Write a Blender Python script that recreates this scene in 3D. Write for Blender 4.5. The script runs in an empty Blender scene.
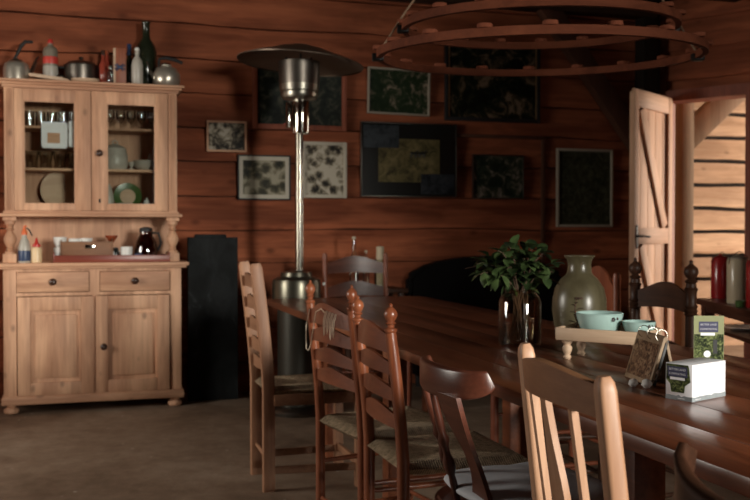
import bpy, bmesh, math, random
from mathutils import Vector, Matrix, noise
R = math.radians
PI = math.pi
C = bpy.context.scene.collection
sc = bpy.context.scene
random.seed(4)

# ------------------------------------------------------------------ materials
def nd(nt, t, **kw):
    n = nt.nodes.new(t)
    for k, v in kw.items(): setattr(n, k, v)
    return n
def base_mat(name):
    m = bpy.data.materials.new(name); m.use_nodes = True
    nt = m.node_tree; b = nt.nodes['Principled BSDF']
    return m, nt, b
def ramp(nt, fac, stops):
    r = nd(nt, 'ShaderNodeValToRGB'); e = r.color_ramp.elements
    while len(e) < len(stops): e.new(0.5)
    for i, (p, c) in enumerate(stops):
        e[i].position = p; e[i].color = (c[0], c[1], c[2], 1)
    nt.links.new(fac, r.inputs[0]); return r
def coords(nt, scale=(1,1,1), rot=(0,0,0), kind='Object'):
    tc = nd(nt, 'ShaderNodeTexCoord'); mp = nd(nt, 'ShaderNodeMapping')
    mp.inputs['Scale'].default_value = scale; mp.inputs['Rotation'].default_value = rot
    nt.links.new(tc.outputs[kind], mp.inputs[0]); return mp.outputs[0]
def noise_tex(nt, vec, scale, detail=4, rough=.55, dist=0):
    n = nd(nt, 'ShaderNodeTexNoise'); n.inputs['Scale'].default_value = scale
    n.inputs['Detail'].default_value = detail; n.inputs['Roughness'].default_value = rough
    n.inputs['Distortion'].default_value = dist
    nt.links.new(vec, n.inputs['Vector']); return n.outputs['Fac']
def math_n(nt, op, a, b=None, c=None):
    n = nd(nt, 'ShaderNodeMath', operation=op)
    for i, v in enumerate((a, b, c)):
        if v is None: continue
        if isinstance(v, (int, float)): n.inputs[i].default_value = v
        else: nt.links.new(v, n.inputs[i])
    return n.outputs[0]
def mixc(nt, fac, a, b, mode='MIX'):
    n = nd(nt, 'ShaderNodeMix', data_type='RGBA', blend_type=mode)
    if isinstance(fac, (int, float)): n.inputs[0].default_value = fac
    else: nt.links.new(fac, n.inputs[0])
    for i, v in ((6, a), (7, b)):
        if isinstance(v, tuple): n.inputs[i].default_value = (v[0], v[1], v[2], 1)
        else: nt.links.new(v, n.inputs[i])
    return n.outputs[2]
def bump(nt, b, h, strength=.3, dist=.01):
    n = nd(nt, 'ShaderNodeBump'); n.inputs['Strength'].default_value = strength
    n.inputs['Distance'].default_value = dist
    nt.links.new(h, n.inputs['Height']); nt.links.new(n.outputs[0], b.inputs['Normal'])

def wood(name, dark, light, axis='z', rough=.5, scale=6, knots=0.0, board=None, bump_s=.15, spec=.5, coat=0, blotch=0):
    """procedural timber, grain along axis; board=(axis, size) varies the tone board by board"""
    m, nt, b = base_mat(name)
    s = {'x': (.07, 1, 1), 'y': (1, .07, 1), 'z': (1, 1, .07)}[axis]
    v = coords(nt, s)
    n1 = noise_tex(nt, v, scale, 3, .5, .8)
    n2 = noise_tex(nt, v, scale*9, 4, .65, .2)
    f = math_n(nt, 'ADD', math_n(nt, 'MULTIPLY', n1, .65), math_n(nt, 'MULTIPLY', n2, .35))
    mid = tuple((a+c)/2 for a, c in zip(dark, light))
    col = ramp(nt, f, [(.36, dark), (.5, mid), (.62, light)]).outputs[0]
    big = noise_tex(nt, coords(nt), 1.7, 2)
    col = mixc(nt, math_n(nt, 'MULTIPLY', math_n(nt, 'SUBTRACT', 1.0, big), .35), col, tuple(x*.45 for x in dark), 'MIX')
    if blotch:
        bs = {'x': (.22, 1, 1), 'y': (1, .22, 1), 'z': (1, 1, .22)}[axis]
        bn = noise_tex(nt, coords(nt, bs), 6, 3, .6, .4)
        hi = ramp(nt, bn, [(.48, (0,0,0)), (.62, (1,1,1))]).outputs[0]; lo = ramp(nt, bn, [(.38, (1,1,1)), (.50, (0,0,0))]).outputs[0]
        col = mixc(nt, math_n(nt, 'MULTIPLY', hi, blotch), col, tuple(min(1, x*1.35) for x in light)); col = mixc(nt, math_n(nt, 'MULTIPLY', lo, blotch), col, tuple(x*.6 for x in dark))
    if knots > 0:
        ks = {'x': (.6, 1, 1), 'y': (1, .6, 1), 'z': (1, 1, .6)}[axis]
        vo = nd(nt, 'ShaderNodeTexVoronoi'); vo.inputs['Scale'].default_value = knots
        nt.links.new(coords(nt, ks), vo.inputs['Vector'])
        kf = ramp(nt, vo.outputs['Distance'], [(.05, (1,1,1)), (.15, (0,0,0))]).outputs[0]
        col = mixc(nt, math_n(nt, 'MULTIPLY', kf, .6), col, tuple(x*.4 for x in dark))
    if board:
        sx = nd(nt, 'ShaderNodeSeparateXYZ'); nt.links.new(coords(nt), sx.inputs[0])
        q = math_n(nt, 'FLOOR', math_n(nt, 'DIVIDE', sx.outputs['xyz'.index(board[0])], board[1]))
        wn = nd(nt, 'ShaderNodeTexWhiteNoise', noise_dimensions='1D'); nt.links.new(q, wn.inputs['W'])
        col = mixc(nt, math_n(nt, 'MULTIPLY', wn.outputs[0], board[2] if len(board) > 2 else .4), col, tuple(x*.5 for x in dark))
    nt.links.new(col, b.inputs['Base Color'])
    b.inputs['Roughness'].default_value = rough
    b.inputs['Specular IOR Level'].default_value = spec
    if coat: b.inputs['Coat Weight'].default_value = coat; b.inputs['Coat Roughness'].default_value = .25
    bump(nt, b, f, bump_s, .004)
    return m
def plain(name, col, rough=.5, metal=0, var=.15, scale=20, spec=.5, coat=0):
    m, nt, b = base_mat(name)
    n = noise_tex(nt, coords(nt), scale, 4)
    c = mixc(nt, math_n(nt, 'MULTIPLY', n, var*2), col, tuple(x*.45 for x in col))
    nt.links.new(c, b.inputs['Base Color'])
    b.inputs['Roughness'].default_value = rough; b.inputs['Metallic'].default_value = metal
    b.inputs['Specular IOR Level'].default_value = spec
    if coat: b.inputs['Coat Weight'].default_value = coat; b.inputs['Coat Roughness'].default_value = .1
    return m
def clear_glass(name, tint=(.93,.95,.93), base=.04, rough=.03):
    m = bpy.data.materials.new(name); m.use_nodes = True; nt = m.node_tree; nt.nodes.clear()
    out = nd(nt, 'ShaderNodeOutputMaterial'); mx = nd(nt, 'ShaderNodeMixShader')
    tr = nd(nt, 'ShaderNodeBsdfTransparent'); tr.inputs[0].default_value = (*tint, 1)
    gl = nd(nt, 'ShaderNodeBsdfGlossy'); gl.inputs['Roughness'].default_value = rough
    lw = nd(nt, 'ShaderNodeFresnel'); lw.inputs[0].default_value = 1.4
    sm = noise_tex(nt, coords(nt), 6, 3)
    f = math_n(nt, 'ADD', math_n(nt, 'MULTIPLY', lw.outputs[0], .8), math_n(nt, 'MULTIPLY', sm, base*2))
    nt.links.new(f, mx.inputs[0]); nt.links.new(tr.outputs[0], mx.inputs[1]); nt.links.new(gl.outputs[0], mx.inputs[2])
    nt.links.new(mx.outputs[0], out.inputs[0]); return m
def art(name, stops, scale=9, seed=0, dist=1.2, rough=.5, vor=0):
    m, nt, b = base_mat(name)
    v = coords(nt, (1,1,1)); tcadd = nd(nt, 'ShaderNodeVectorMath', operation='ADD')
    nt.links.new(v, tcadd.inputs[0]); tcadd.inputs[1].default_value = (seed, seed*.7, seed*1.3)
    f = noise_tex(nt, tcadd.outputs[0], scale*1.9, 6, .68, dist*.6)
    if vor:
        vo = nd(nt, 'ShaderNodeTexVoronoi'); vo.inputs['Scale'].default_value = vor
        nt.links.new(tcadd.outputs[0], vo.inputs['Vector'])
        f = math_n(nt, 'ADD', math_n(nt, 'MULTIPLY', f, .6), math_n(nt, 'MULTIPLY', vo.outputs['Distance'], .5))
    f = math_n(nt, 'ADD', math_n(nt, 'MULTIPLY', math_n(nt, 'SUBTRACT', f, .5), 1.9), .53)
    nt.links.new(ramp(nt, f, stops).outputs[0], b.inputs['Base Color'])
    b.inputs['Roughness'].default_value = rough; b.inputs['Specular IOR Level'].default_value = .12
    return m
def rush(name):
    m, nt, b = base_mat(name)
    s = nd(nt, 'ShaderNodeSeparateXYZ'); nt.links.new(coords(nt), s.inputs[0])
    ax = math_n(nt, 'ABSOLUTE', math_n(nt, 'SUBTRACT', s.outputs[0], .19)); ay = math_n(nt, 'ABSOLUTE', s.outputs[1])
    side = math_n(nt, 'GREATER_THAN', ay, ax)
    wob = math_n(nt, 'MULTIPLY', noise_tex(nt, coords(nt), 30, 2), 2.5)
    sx = math_n(nt, 'SINE', math_n(nt, 'ADD', math_n(nt, 'MULTIPLY', s.outputs[0], 900), wob))
    sy = math_n(nt, 'SINE', math_n(nt, 'ADD', math_n(nt, 'MULTIPLY', s.outputs[1], 900), wob))
    f = math_n(nt, 'ADD', math_n(nt, 'MULTIPLY', sx, side), math_n(nt, 'MULTIPLY', sy, math_n(nt, 'SUBTRACT', 1.0, side)))
    n = noise_tex(nt, coords(nt), 60, 3)
    f2 = math_n(nt, 'ADD', math_n(nt, 'MULTIPLY', f, .22), n)
    nt.links.new(ramp(nt, f2, [(.12, (.10,.065,.035)), (.4, (.48,.34,.20)), (.75, (.80,.62,.40))]).outputs[0], b.inputs['Base Color'])
    b.inputs['Roughness'].default_value = .75
    bump(nt, b, f, .9, .004); return m

RED_D, RED_L = (.125,.034,.014), (.29,.088,.036)
M = {}
M['wall'] = wood('red_brown_log_board', (.19,.048,.020), (.52,.160,.073), 'x', .75, 4, 5.5, ('z', .235, .5), .35, spec=.2, blotch=.3)
M['wally'] = wood('red_brown_side_board', (.12,.034,.015), (.23,.07,.032), 'y', .8, 5, 2.6, ('z', .235, .45), .35, spec=.2)
M['beam'] = wood('dark_beam', (.04,.022,.014), (.085,.045,.028), 'x', .8, 5, spec=.2)
M['brace'] = wood('dim_brown_brace', (.07,.028,.016), (.13,.05,.028), 'z', .8, 5, spec=.2)
M['post'] = wood('dark_post', (.012,.008,.006), (.03,.017,.011), 'z', .8, 5, spec=.2)
M['redtrim'] = wood('red_trim', (.18,.04,.016), (.32,.08,.034), 'z', .6, 6)
M['bright'] = wood('fresh_larch_board', (.42,.24,.13), (.74,.50,.32), 'x', .75, 5, 6, ('z', .232, .45), .3, blotch=.2)
M['brightpost'] = wood('fresh_post', (.26,.17,.095), (.44,.31,.19), 'z', .75, 6, 6)
M['door'] = wood('door_pine', (.50,.26,.15), (.80,.48,.30), 'z', .65, 6, 3)
M['doorx'] = wood('door_pine_rail', (.50,.26,.15), (.80,.48,.30), 'x', .65, 6, 3)
PD, PL = (.42,.20,.11), (.78,.455,.28)
M['pinez'] = wood('old_pine_upright', PD, PL, 'z', .6, 6, 8, blotch=.22)
M['pinex'] = wood('old_pine_crosswise', PD, PL, 'x', .6, 6, 8, blotch=.22)
M['oakz'] = wood('pale_oak_upright', (.28,.13,.07), (.52,.27,.155), 'z', .5, 9, spec=.4)
M['oakx'] = wood('pale_oak_crosswise', (.20,.09,.045), (.37,.185,.10), 'y', .5, 9, spec=.4)
M['beechz'] = wood('light_beech_upright', (.44,.22,.12), (.70,.41,.25), 'z', .45, 10)
M['beechy'] = wood('warm_beech_crest', (.30,.13,.06), (.52,.26,.13), 'y', .45, 10)
M['cherz'] = wood('red_cherry_upright', (.16,.042,.018), (.38,.12,.052), 'z', .3, 12, bump_s=.08)
M['chery'] = wood('red_cherry_slat', (.12,.033,.015), (.27,.082,.036), 'y', .33, 12, bump_s=.08)
M['mahz'] = wood('dark_mahogany_upright', (.06,.018,.011), (.14,.042,.024), 'z', .28, 12, bump_s=.06)
M['mahy'] = wood('dark_mahogany_crest', (.07,.02,.012), (.16,.05,.028), 'y', .28, 12, bump_s=.06)
M['ebz'] = wood('near_black_oak_upright', (.026,.011,.006), (.085,.034,.018), 'z', .45, 12, spec=.25)
M['eby'] = wood('near_black_oak_crosswise', (.026,.011,.006), (.085,.034,.018), 'y', .45, 12, spec=.25)
M['rusz'] = wood('rust_red_chair_wood', (.18,.045,.02), (.32,.09,.04), 'z', .4, 10)
M['table'] = wood('oiled_dark_table', (.09,.024,.010), (.29,.090,.038), 'y', .30, 7, 0, ('x', .154, .5), .10, coat=.1)
M['rush'] = rush('woven_rush')
M['shelfw'] = wood('dark_red_counter', (.07,.025,.014), (.14,.05,.028), 'y', .4, 8)
M['tray'] = wood('pale_tray_wood', (.52,.34,.22), (.76,.55,.38), 'x', .55, 8)
M['easel'] = wood('weathered_easel', (.24,.15,.08), (.44,.30,.18), 'z', .6, 12)
M['steel'] = plain('polished_steel', (.62,.58,.5), .11, 1, .1, 5)
M['polesteel'] = plain('darker_polished_steel', (.22,.20,.165), .17, 1, .1, 5)
M['satin'] = plain('satin_steel', (.66,.60,.50), .3, .75, .15, 5)
M['steelb'] = plain('brushed_steel', (.33,.31,.26), .32, 1, .2, 6)
M['steeld'] = plain('dull_dark_steel', (.16,.14,.12), .38, 1, .2, 6)
M['cover'] = plain('olive_brushed_steel', (.16,.15,.115), .3, .9, .2, 6)
M['tank'] = plain('olive_grey_painted_steel', (.055,.052,.042), .42, .6, .15, 3)
M['hood'] = plain('dull_brown_hood_metal', (.16,.12,.09), .4, .7, .2, 4)
M['black'] = plain('soft_black', (.012,.011,.011), .55)
M['blackgl'] = plain('black_gloss', (.008,.01,.009), .15, spec=.6)
M['iron'] = plain('wrought_iron', (.015,.013,.012), .5, .6)
M['brownknob'] = plain('dark_brown_knob', (.05,.022,.014), .3)
M['white'] = plain('white_glaze', (.74,.72,.68), .25, var=.06)
M['offw'] = plain('stoneware_offwhite', (.48,.44,.38), .35, var=.15)
M['paper'] = plain('white_card', (.86,.85,.88), .55, var=.02)
M['grey'] = plain('pale_grey_ink', (.55,.55,.6), .5)
M['cloth'] = plain('grey_white_cotton', (.62,.64,.68), .9, var=.2, scale=9)
M['stone'] = plain('grey_stoneware', (.24,.20,.15), .35, var=.3, scale=6)
M['redlab'] = plain('red_label', (.60,.05,.035), .5)
M['redcap'] = plain('red_plastic', (.55,.04,.03), .35)
M['orange'] = plain('orange_plastic', (.75,.16,.05), .4)
M['cream'] = plain('cream_plastic', (.80,.58,.34), .4)
M['blue'] = plain('dark_blue_label', (.025,.05,.12), .4)
M['milk'] = plain('milky_plastic', (.45,.42,.36), .35)
M['redwood'] = wood('oxblood_tray', (.16,.03,.018), (.26,.055,.03), 'x', .35, 8)
M['caddy'] = wood('brown_caddy', (.17,.07,.03), (.32,.145,.065), 'x', .6, 10)
M['amber'] = plain('amber_glaze', (.28,.06,.025), .2, var=.2)
M['brownred'] = wood('brown_red_carton', (.24,.065,.03), (.42,.13,.06), 'z', .5, 9)
M['green'] = plain('green_glaze', (.07,.14,.035), .3, var=.4, scale=30)
M['candle'] = plain('pale_wax', (.62,.52,.36), .5)
M['aqua'] = plain('aqua_enamel', (.44,.62,.58), .22, var=.18, scale=25, coat=.4)
M['chip'] = plain('dark_enamel_chip', (.02,.012,.012), .5)
M['redenam'] = plain('red_enamel', (.34,.018,.018), .25, coat=.4)
M['creamenam'] = plain('cream_enamel', (.58,.48,.33), .3, coat=.3)
M['discs'] = wood('chandelier_disc_wood', (.13,.036,.018), (.22,.065,.032), 'x', .85, 10, spec=.15)
M['ring'] = wood('chandelier_ring_wood', (.085,.022,.010), (.16,.046,.021), 'x', .85, 9, spec=.15)
M['rope'] = plain('jute', (.20,.12,.07), .9)
M['twine'] = plain('pale_twine', (.85,.72,.55), .85)
M['cotton'] = plain('cotton_boll', (.85,.82,.78), .95, var=.05)
M['twig'] = plain('dry_brown_twig', (.09,.05,.03), .85)
M['leaf'] = None
M['gold'] = plain('old_gold', (.45,.28,.12), .4, .6)
M['pale'] = plain('pale_frame', (.36,.31,.24), .5)
M['mat'] = plain('cream_mount', (.50,.45,.36), .6, var=.05)
M['glass'] = clear_glass('cabinet_pane', base=.05)
M['jar'] = clear_glass('jar_glass', (.93,.89,.82), .05)
M['gl2'] = clear_glass('drinking_glass', (.95,.95,.91), .16)
M['brglass'] = clear_glass('brown_glass', (.42,.2,.12), .12)
M['water'] = clear_glass('jar_water', (.92,.93,.85), .02)
M['red_clear'] = plain('red_liquid_bottle', (.30,.05,.03), .15, spec=.7)
M['dkgreen'] = plain('bottle_green_black', (.018,.022,.012), .14, spec=.6)
M['leather'] = plain('black_leather', (.005,.004,.004), .8, spec=.2)
# slab with chalky streaks
def slab_mat():
    m, nt, b = base_mat('blackened_panel')
    n = noise_tex(nt, coords(nt, (1.6,1,1)), 5, 6, .65, .6)
    nt.links.new(ramp(nt, n, [(.4, (.005,.006,.006)), (.6, (.013,.015,.016)), (.74, (.060,.068,.072))]).outputs[0], b.inputs['Base Color'])
    b.inputs['Roughness'].default_value = .7; b.inputs['Specular IOR Level'].default_value = .2; return m
M['slab'] = slab_mat()
def floor_mat():
    m, nt, b = base_mat('worn_concrete')
    v = coords(nt)
    n1 = noise_tex(nt, v, 1.3, 4, .6, .4); n2 = noise_tex(nt, v, 9, 6, .7)
    f = math_n(nt, 'ADD', math_n(nt, 'MULTIPLY', n1, .6), math_n(nt, 'MULTIPLY', n2, .4))
    c = ramp(nt, f, [(.34, (.115,.073,.045)), (.5, (.225,.155,.105)), (.66, (.34,.26,.19))]).outputs[0]
    vo = nd(nt, 'ShaderNodeTexVoronoi'); vo.inputs['Scale'].default_value = 9; nt.links.new(v, vo.inputs['Vector'])
    sp = ramp(nt, vo.outputs['Distance'], [(.04, (1,1,1)), (.09, (0,0,0))]).outputs[0]
    pick = math_n(nt, 'GREATER_THAN', noise_tex(nt, v, 3, 2), .52)
    c = mixc(nt, math_n(nt, 'MULTIPLY', math_n(nt, 'MULTIPLY', sp, pick), .8), c, (.5,.46,.41))
    nt.links.new(c, b.inputs['Base Color']); b.inputs['Roughness'].default_value = .62
    bump(nt, b, n2, .5, .01); return m
M['floor'] = floor_mat()
def leaf_mat():
    m, nt, b = base_mat('dark_leaf')
    n = noise_tex(nt, coords(nt), 14, 2)
    nt.links.new(ramp(nt, n, [(.35, (.012,.024,.008)), (.65, (.060,.095,.030))]).outputs[0], b.inputs['Base Color'])
    b.inputs['Roughness'].default_value = .4; return m
M['leaf'] = leaf_mat()
def vase_mat():
    m, nt, b = base_mat('olive_stoneware')
    n = noise_tex(nt, coords(nt, (1,1,.5)), 9, 5, .6, .5)
    c = ramp(nt, n, [(.3, (.06,.048,.025)), (.55, (.115,.097,.055)), (.8, (.17,.15,.095))]).outputs[0]
    nt.links.new(c, b.inputs['Base Color']); b.inputs['Roughness'].default_value = .3; return m
M['vase'] = vase_mat()

# ------------------------------------------------------------------ geometry helpers
def Tm(x=0, y=0, z=0, rz=0, rx=0, ry=0):
    return Matrix.Translation((x, y, z)) @ Matrix.Rotation(rz, 4, 'Z') @ Matrix.Rotation(ry, 4, 'Y') @ Matrix.Rotation(rx, 4, 'X')
class MB:
    def __init__(s): s.bm = bmesh.new()
    def box(s, x0, x1, y0, y1, z0, z1, bev=0, mat=None):
        t = bmesh.new(); bmesh.ops.create_cube(t, size=1)
        for v in t.verts:
            v.co = Vector(((x0+x1)/2+v.co.x*(x1-x0), (y0+y1)/2+v.co.y*(y1-y0), (z0+z1)/2+v.co.z*(z1-z0)))
        if bev: bmesh.ops.bevel(t, geom=list(t.edges), offset=bev, segments=2, affect='EDGES', profile=.5)
        return s.merge(t, mat)
    def merge(s, t, mat=None):
        if mat is not None: bmesh.ops.transform(t, matrix=mat, verts=t.verts)
        bmesh.ops.recalc_face_normals(t, faces=t.faces)
        me = bpy.data.meshes.new('tmp'); t.to_mesh(me); t.free(); s.bm.from_mesh(me); bpy.data.meshes.remove(me); return s
    def lathe(s, prof, seg=20, mat=None, cap=True):
        t = bmesh.new(); rings = []
        for r, z in prof:
            rings.append([t.verts.new((max(r,1e-4)*math.cos(2*PI*k/seg), max(r,1e-4)*math.sin(2*PI*k/seg), z)) for k in range(seg)])
        for a, b in zip(rings, rings[1:]):
            for k in range(seg): t.faces.new((a[k], a[(k+1)%seg], b[(k+1)%seg], b[k]))
        if cap: t.faces.new(rings[0][::-1]); t.faces.new(rings[-1])
        return s.merge(t, mat)
    def tube(s, pts, rad, seg=8, mat=None, sec=None):
        """sweep a circle (or a (w,h) rectangle/ellipse outline sec) along pts"""
        t = bmesh.new(); pts = [Vector(p) for p in pts]; n = len(pts); rings = []
        up = None
        for i, p in enumerate(pts):
            d = (pts[min(i+1, n-1)]-pts[max(i-1, 0)]).normalized()
            if up is None: up = Vector((0,0,1)) if abs(d.z) < .9 else Vector((1,0,0))
            a = d.cross(up)
            if a.length < 1e-6: a = Vector((0,1,0))
            a.normalize(); b = a.cross(d).normalized()
            if sec is None: up = b if abs(d.z) >= .9 or True else up
            r = rad[i] if isinstance(rad, (list, tuple)) else rad
            if sec is None: ring = [p+(a*math.cos(2*PI*k/seg)+b*math.sin(2*PI*k/seg))*r for k in range(seg)]
            else: ring = [p+a*u*r+b*w*r for u, w in sec]; up = Vector((0,0,1))
            rings.append([t.verts.new(q) for q in ring])
        m = len(rings[0])
        for a, b in zip(rings, rings[1:]):
            for k in range(m): t.faces.new((a[k], a[(k+1)%m], b[(k+1)%m], b[k]))
        t.faces.new(rings[0][::-1]); t.faces.new(rings[-1])
        return s.merge(t, mat)
    def prism(s, poly, z0, z1, mat=None, bev=0):
        t = bmesh.new()
        a = [t.verts.new((x, y, z0)) for x, y in poly]; b = [t.verts.new((x, y, z1)) for x, y in poly]
        n = len(poly); t.faces.new(a[::-1]); t.faces.new(b)
        for k in range(n): t.faces.new((a[k], a[(k+1)%n], b[(k+1)%n], b[k]))
        if bev: bmesh.ops.bevel(t, geom=list(t.edges), offset=bev, segments=2, affect='EDGES')
        return s.merge(t, mat)
    def slat(s, p0, p1, ztop, zbot, bow, th, n=14, mat=None, lean=0):
        """board between p0 and p1 (x,y): top and bottom edges are functions of t, bowed backwards (-x)"""
        t = bmesh.new(); rings = []
        for i in range(n+1):
            u = i/n; x = p0[0]+(p1[0]-p0[0])*u - bow*math.sin(PI*u); y = p0[1]+(p1[1]-p0[1])*u
            zt, zb = ztop(u), zbot(u); l = lean*(zt-zb)
            rings.append([t.verts.new(q) for q in ((x-th/2, y, zb), (x+th/2, y, zb), (x+th/2-l, y, zt), (x-th/2-l, y, zt))])
        for a, b in zip(rings, rings[1:]):
            for k in range(4): t.faces.new((a[k], a[(k+1)%4], b[(k+1)%4], b[k]))
        t.faces.new(rings[0][::-1]); t.faces.new(rings[-1])
        bmesh.ops.bevel(t, geom=[e for e in t.edges if e.calc_face_angle(0) > .7], offset=min(th*.25, .004), segments=2, affect='EDGES')
        return s.merge(t, mat)
    def obj(s, name, mat, parent=None, smooth=40):
        me = bpy.data.meshes.new(name); s.bm.to_mesh(me); s.bm.free()
        me.materials.append(mat)
        for p in me.polygons: p.use_smooth = True
        me.set_sharp_from_angle(angle=R(smooth))
        o = bpy.data.objects.new(name, me); C.objects.link(o)
        if parent: o.parent = parent
        return o
def tag(o, label, cat, group=None):
    o['label'] = label; o['category'] = cat
    if group: o['group'] = group
    return o
def struct(o): o['kind'] = 'structure'; return o
def thing(name, label, cat, loc=(0,0,0), rz=0, group=None):
    o = bpy.data.objects.new(name, None); C.objects.link(o); o.empty_display_size = .1
    o.location = loc; o.rotation_euler = (0,0,rz); return tag(o, label, cat, group)
def place(o, loc, rz=0): o.location = loc; o.rotation_euler = (0,0,rz); return o
def dup(root, loc, label, rz=0, group=None, s=None):
    r = root.copy(); C.objects.link(r); r.location = loc; r.rotation_euler = (0,0,rz); r['label'] = label
    if group: r['group'] = group
    if s: r.scale = (s, s, s) if isinstance(s, (int, float)) else s
    for ch in list(root.children):
        c = ch.copy(); C.objects.link(c); c.parent = r
        for g in list(ch.children):
            d = g.copy(); C.objects.link(d); d.parent = c
    return r
def text(body, size, mat, name, parent, M4, ext=.0004):
    cu = bpy.data.curves.new('t', 'FONT'); cu.body = body; cu.size = size; cu.extrude = ext
    cu.align_x = 'CENTER'; cu.align_y = 'CENTER'
    to = bpy.data.objects.new('t', cu); C.objects.link(to)
    dg = bpy.context.evaluated_depsgraph_get(); me = bpy.data.meshes.new_from_object(to.evaluated_get(dg))
    bpy.data.objects.remove(to); me.transform(M4); me.materials.append(mat)
    o = bpy.data.objects.new(name, me); C.objects.link(o); o.parent = parent; return o

# ------------------------------------------------------------------ camera
EYE = 1.12
cam = bpy.data.cameras.new('camera'); co = bpy.data.objects.new('camera', cam); C.objects.link(co)
cam.lens = 36*950/750; cam.sensor_width = 36
co.location = (0, 0, EYE); co.rotation_euler = (R(90-1.0856), 0, R(-17))
cam.dof.use_dof = True; cam.dof.focus_distance = 1.95; cam.dof.aperture_fstop = 7.5
cam.clip_start = .05
sc.camera = co

# ------------------------------------------------------------------ the room
WY = 6.66; TOP = 2.95; BH = .235
XL, YF, XR = -2.7, -1.3, 5.56
def boards(x0, x1, z0, z1, mat, name, M4=None, bh=BH, seed=0, holes=(), depth=.028, gap=.0):
    """lapped live-edge boards as one wall skin, facing -y at y=0; holes = (x0,x1,z0,z1)"""
    t = MB()
    nb = int(math.ceil((z1-z0)/bh))
    for i in range(nb):
        za, zb = z0+i*bh, min(z1, z0+(i+1)*bh)
        spans = [(x0, x1)]
        for hx0, hx1, hz0, hz1 in holes:
            if zb > hz0+.02 and za < hz1-.02:
                sp = []
                for a, b in spans:
                    if hx0 > a: sp.append((a, min(b, hx0)))
                    if hx1 < b: sp.append((max(a, hx1), b))
                spans = [q for q in sp if q[1]-q[0] > .01]
        for a, b in spans:
            bm = bmesh.new(); n = max(2, int((b-a)/.12)); rings = []
            for k in range(n+1):
                x = a+(b-a)*k/n
                wv = noise.noise(Vector((x*1.3, i*7.1+seed, 0)))*.018+noise.noise(Vector((x*5, i*3.3+seed, 4)))*.007
                wt = noise.noise(Vector((x*1.3, (i+1)*7.1+seed, 0)))*.018
                zl = za+wv+.008+gap; zt = zb+wt+.012-gap*1.6
                bul = noise.noise(Vector((x*.8, i*2.7, 9)))*.006
                pts = [(-depth*.15, zt), (-depth*.6+bul, (zt*.55+zl*.45)), (-depth+bul, zl+.02), (-depth*.85+bul, zl), (.03, zl), (.03, zt)]
                rings.append([bm.verts.new((x, y, z)) for y, z in pts])
            for p, q in zip(rings, rings[1:]):
                for k in range(6): bm.faces.new((p[k], p[(k+1)%6], q[(k+1)%6], q[k]))
            bm.faces.new(rings[0][::-1]); bm.faces.new(rings[-1]); t.merge(bm)
    for xa, xb in ([(x0, x1)] if not gap else []):
        # solid backing with the holes left open
        xs = sorted({x0, x1, *[h[0] for h in holes], *[h[1] for h in holes]})
        for a, b in zip(xs, xs[1:]):
            hs = [h for h in holes if h[0] < (a+b)/2 < h[1]]
            if not hs: t.box(a, b, .02, .14, z0, z1)
            for h in hs:
                if h[2] > z0: t.box(a, b, .02, .14, z0, h[2])
                t.box(a, b, .02, .14, h[3], z1)
    if M4 is not None: bmesh.ops.transform(t.bm, matrix=M4, verts=t.bm.verts)
    return t
bx = lambda *a, **k: MB().box(*a, **k)
def struct_box(name, mat, *a): return struct(bx(*a).obj(name, mat))

struct_box('floor', M['floor'], XL-.2, 9.2, YF-.2, 8.2, -.12, 0)
struct_box('ceiling', M['beam'], XL-.2, 9.2, YF-.2, 8.2, TOP, TOP+.12)
w = boards(XL, 4.40, -.045+.0, TOP, None, '', None, gap=.0045); wo = w.obj('wall_back', M['wall'], smooth=30); wo.location = (0, WY, 0); struct(wo)
struct(bx(XL, 4.5, WY+.035, WY+.14, 0, TOP).obj('wall_back_core', M['brace']))
struct(bx(3.4, 9.0, 8.02, 8.14, 0, TOP).obj('wall_beyond_core', M['post']))
# left wall: faces +x. local x runs along +y
HL = (4.6, 6.6, .85, 2.25)
wl = boards(0, WY-YF, -.045, TOP, None, '', None, holes=[HL], seed=20).obj('wall_left', M['wall'], smooth=30)
wl.location = (XL, YF, 0); wl.rotation_euler = (0, 0, R(90)); struct(wl)
# front wall: faces +y
HF = (2.66, 4.66, .55, 2.40)   # measured from XR leftwards; unseen opening, sized to keep daylight off the right side
wf = boards(0, XR-XL, -.045, TOP, None, '', None, holes=[HF], seed=40).obj('wall_front', M['wall'], smooth=30)
wf.location = (XR, YF, 0); wf.rotation_euler = (0, 0, R(180)); struct(wf)
# right wall: faces -x
wr = boards(0, 4.84-YF, -.045, TOP, None, '', None, seed=60).obj('wall_right', M['wall'], smooth=30)
wr.location = (XR, 4.84, 0); wr.rotation_euler = (0, 0, R(-90)); struct(wr)
# slanting wall with the door opening
PH = (4.38, WY); AE = math.atan2(-.845, .535)
OP = (.10, .755, -.1, 2.17)
wd = boards(0, 2.16, -.045, TOP, None, '', None, holes=[OP], seed=80).obj('wall_slanting', M['wall'], smooth=30)
wd.location = (PH[0], PH[1], 0); wd.rotation_euler = (0, 0, AE); struct(wd)
fr = MB()
fr.box(OP[0]-.05, OP[0]+.012, -.05, .15, 0, 2.17); fr.box(OP[1]-.012, OP[1]+.05, -.05, .15, 0, 2.17); fr.box(OP[0]-.05, OP[1]+.05, -.055, .15, 2.15, 2.235)
f = fr.obj('trim_1', M['redtrim']); f.location = (PH[0], PH[1], 0); f.rotation_euler = (0,0,AE); struct(f)
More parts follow.
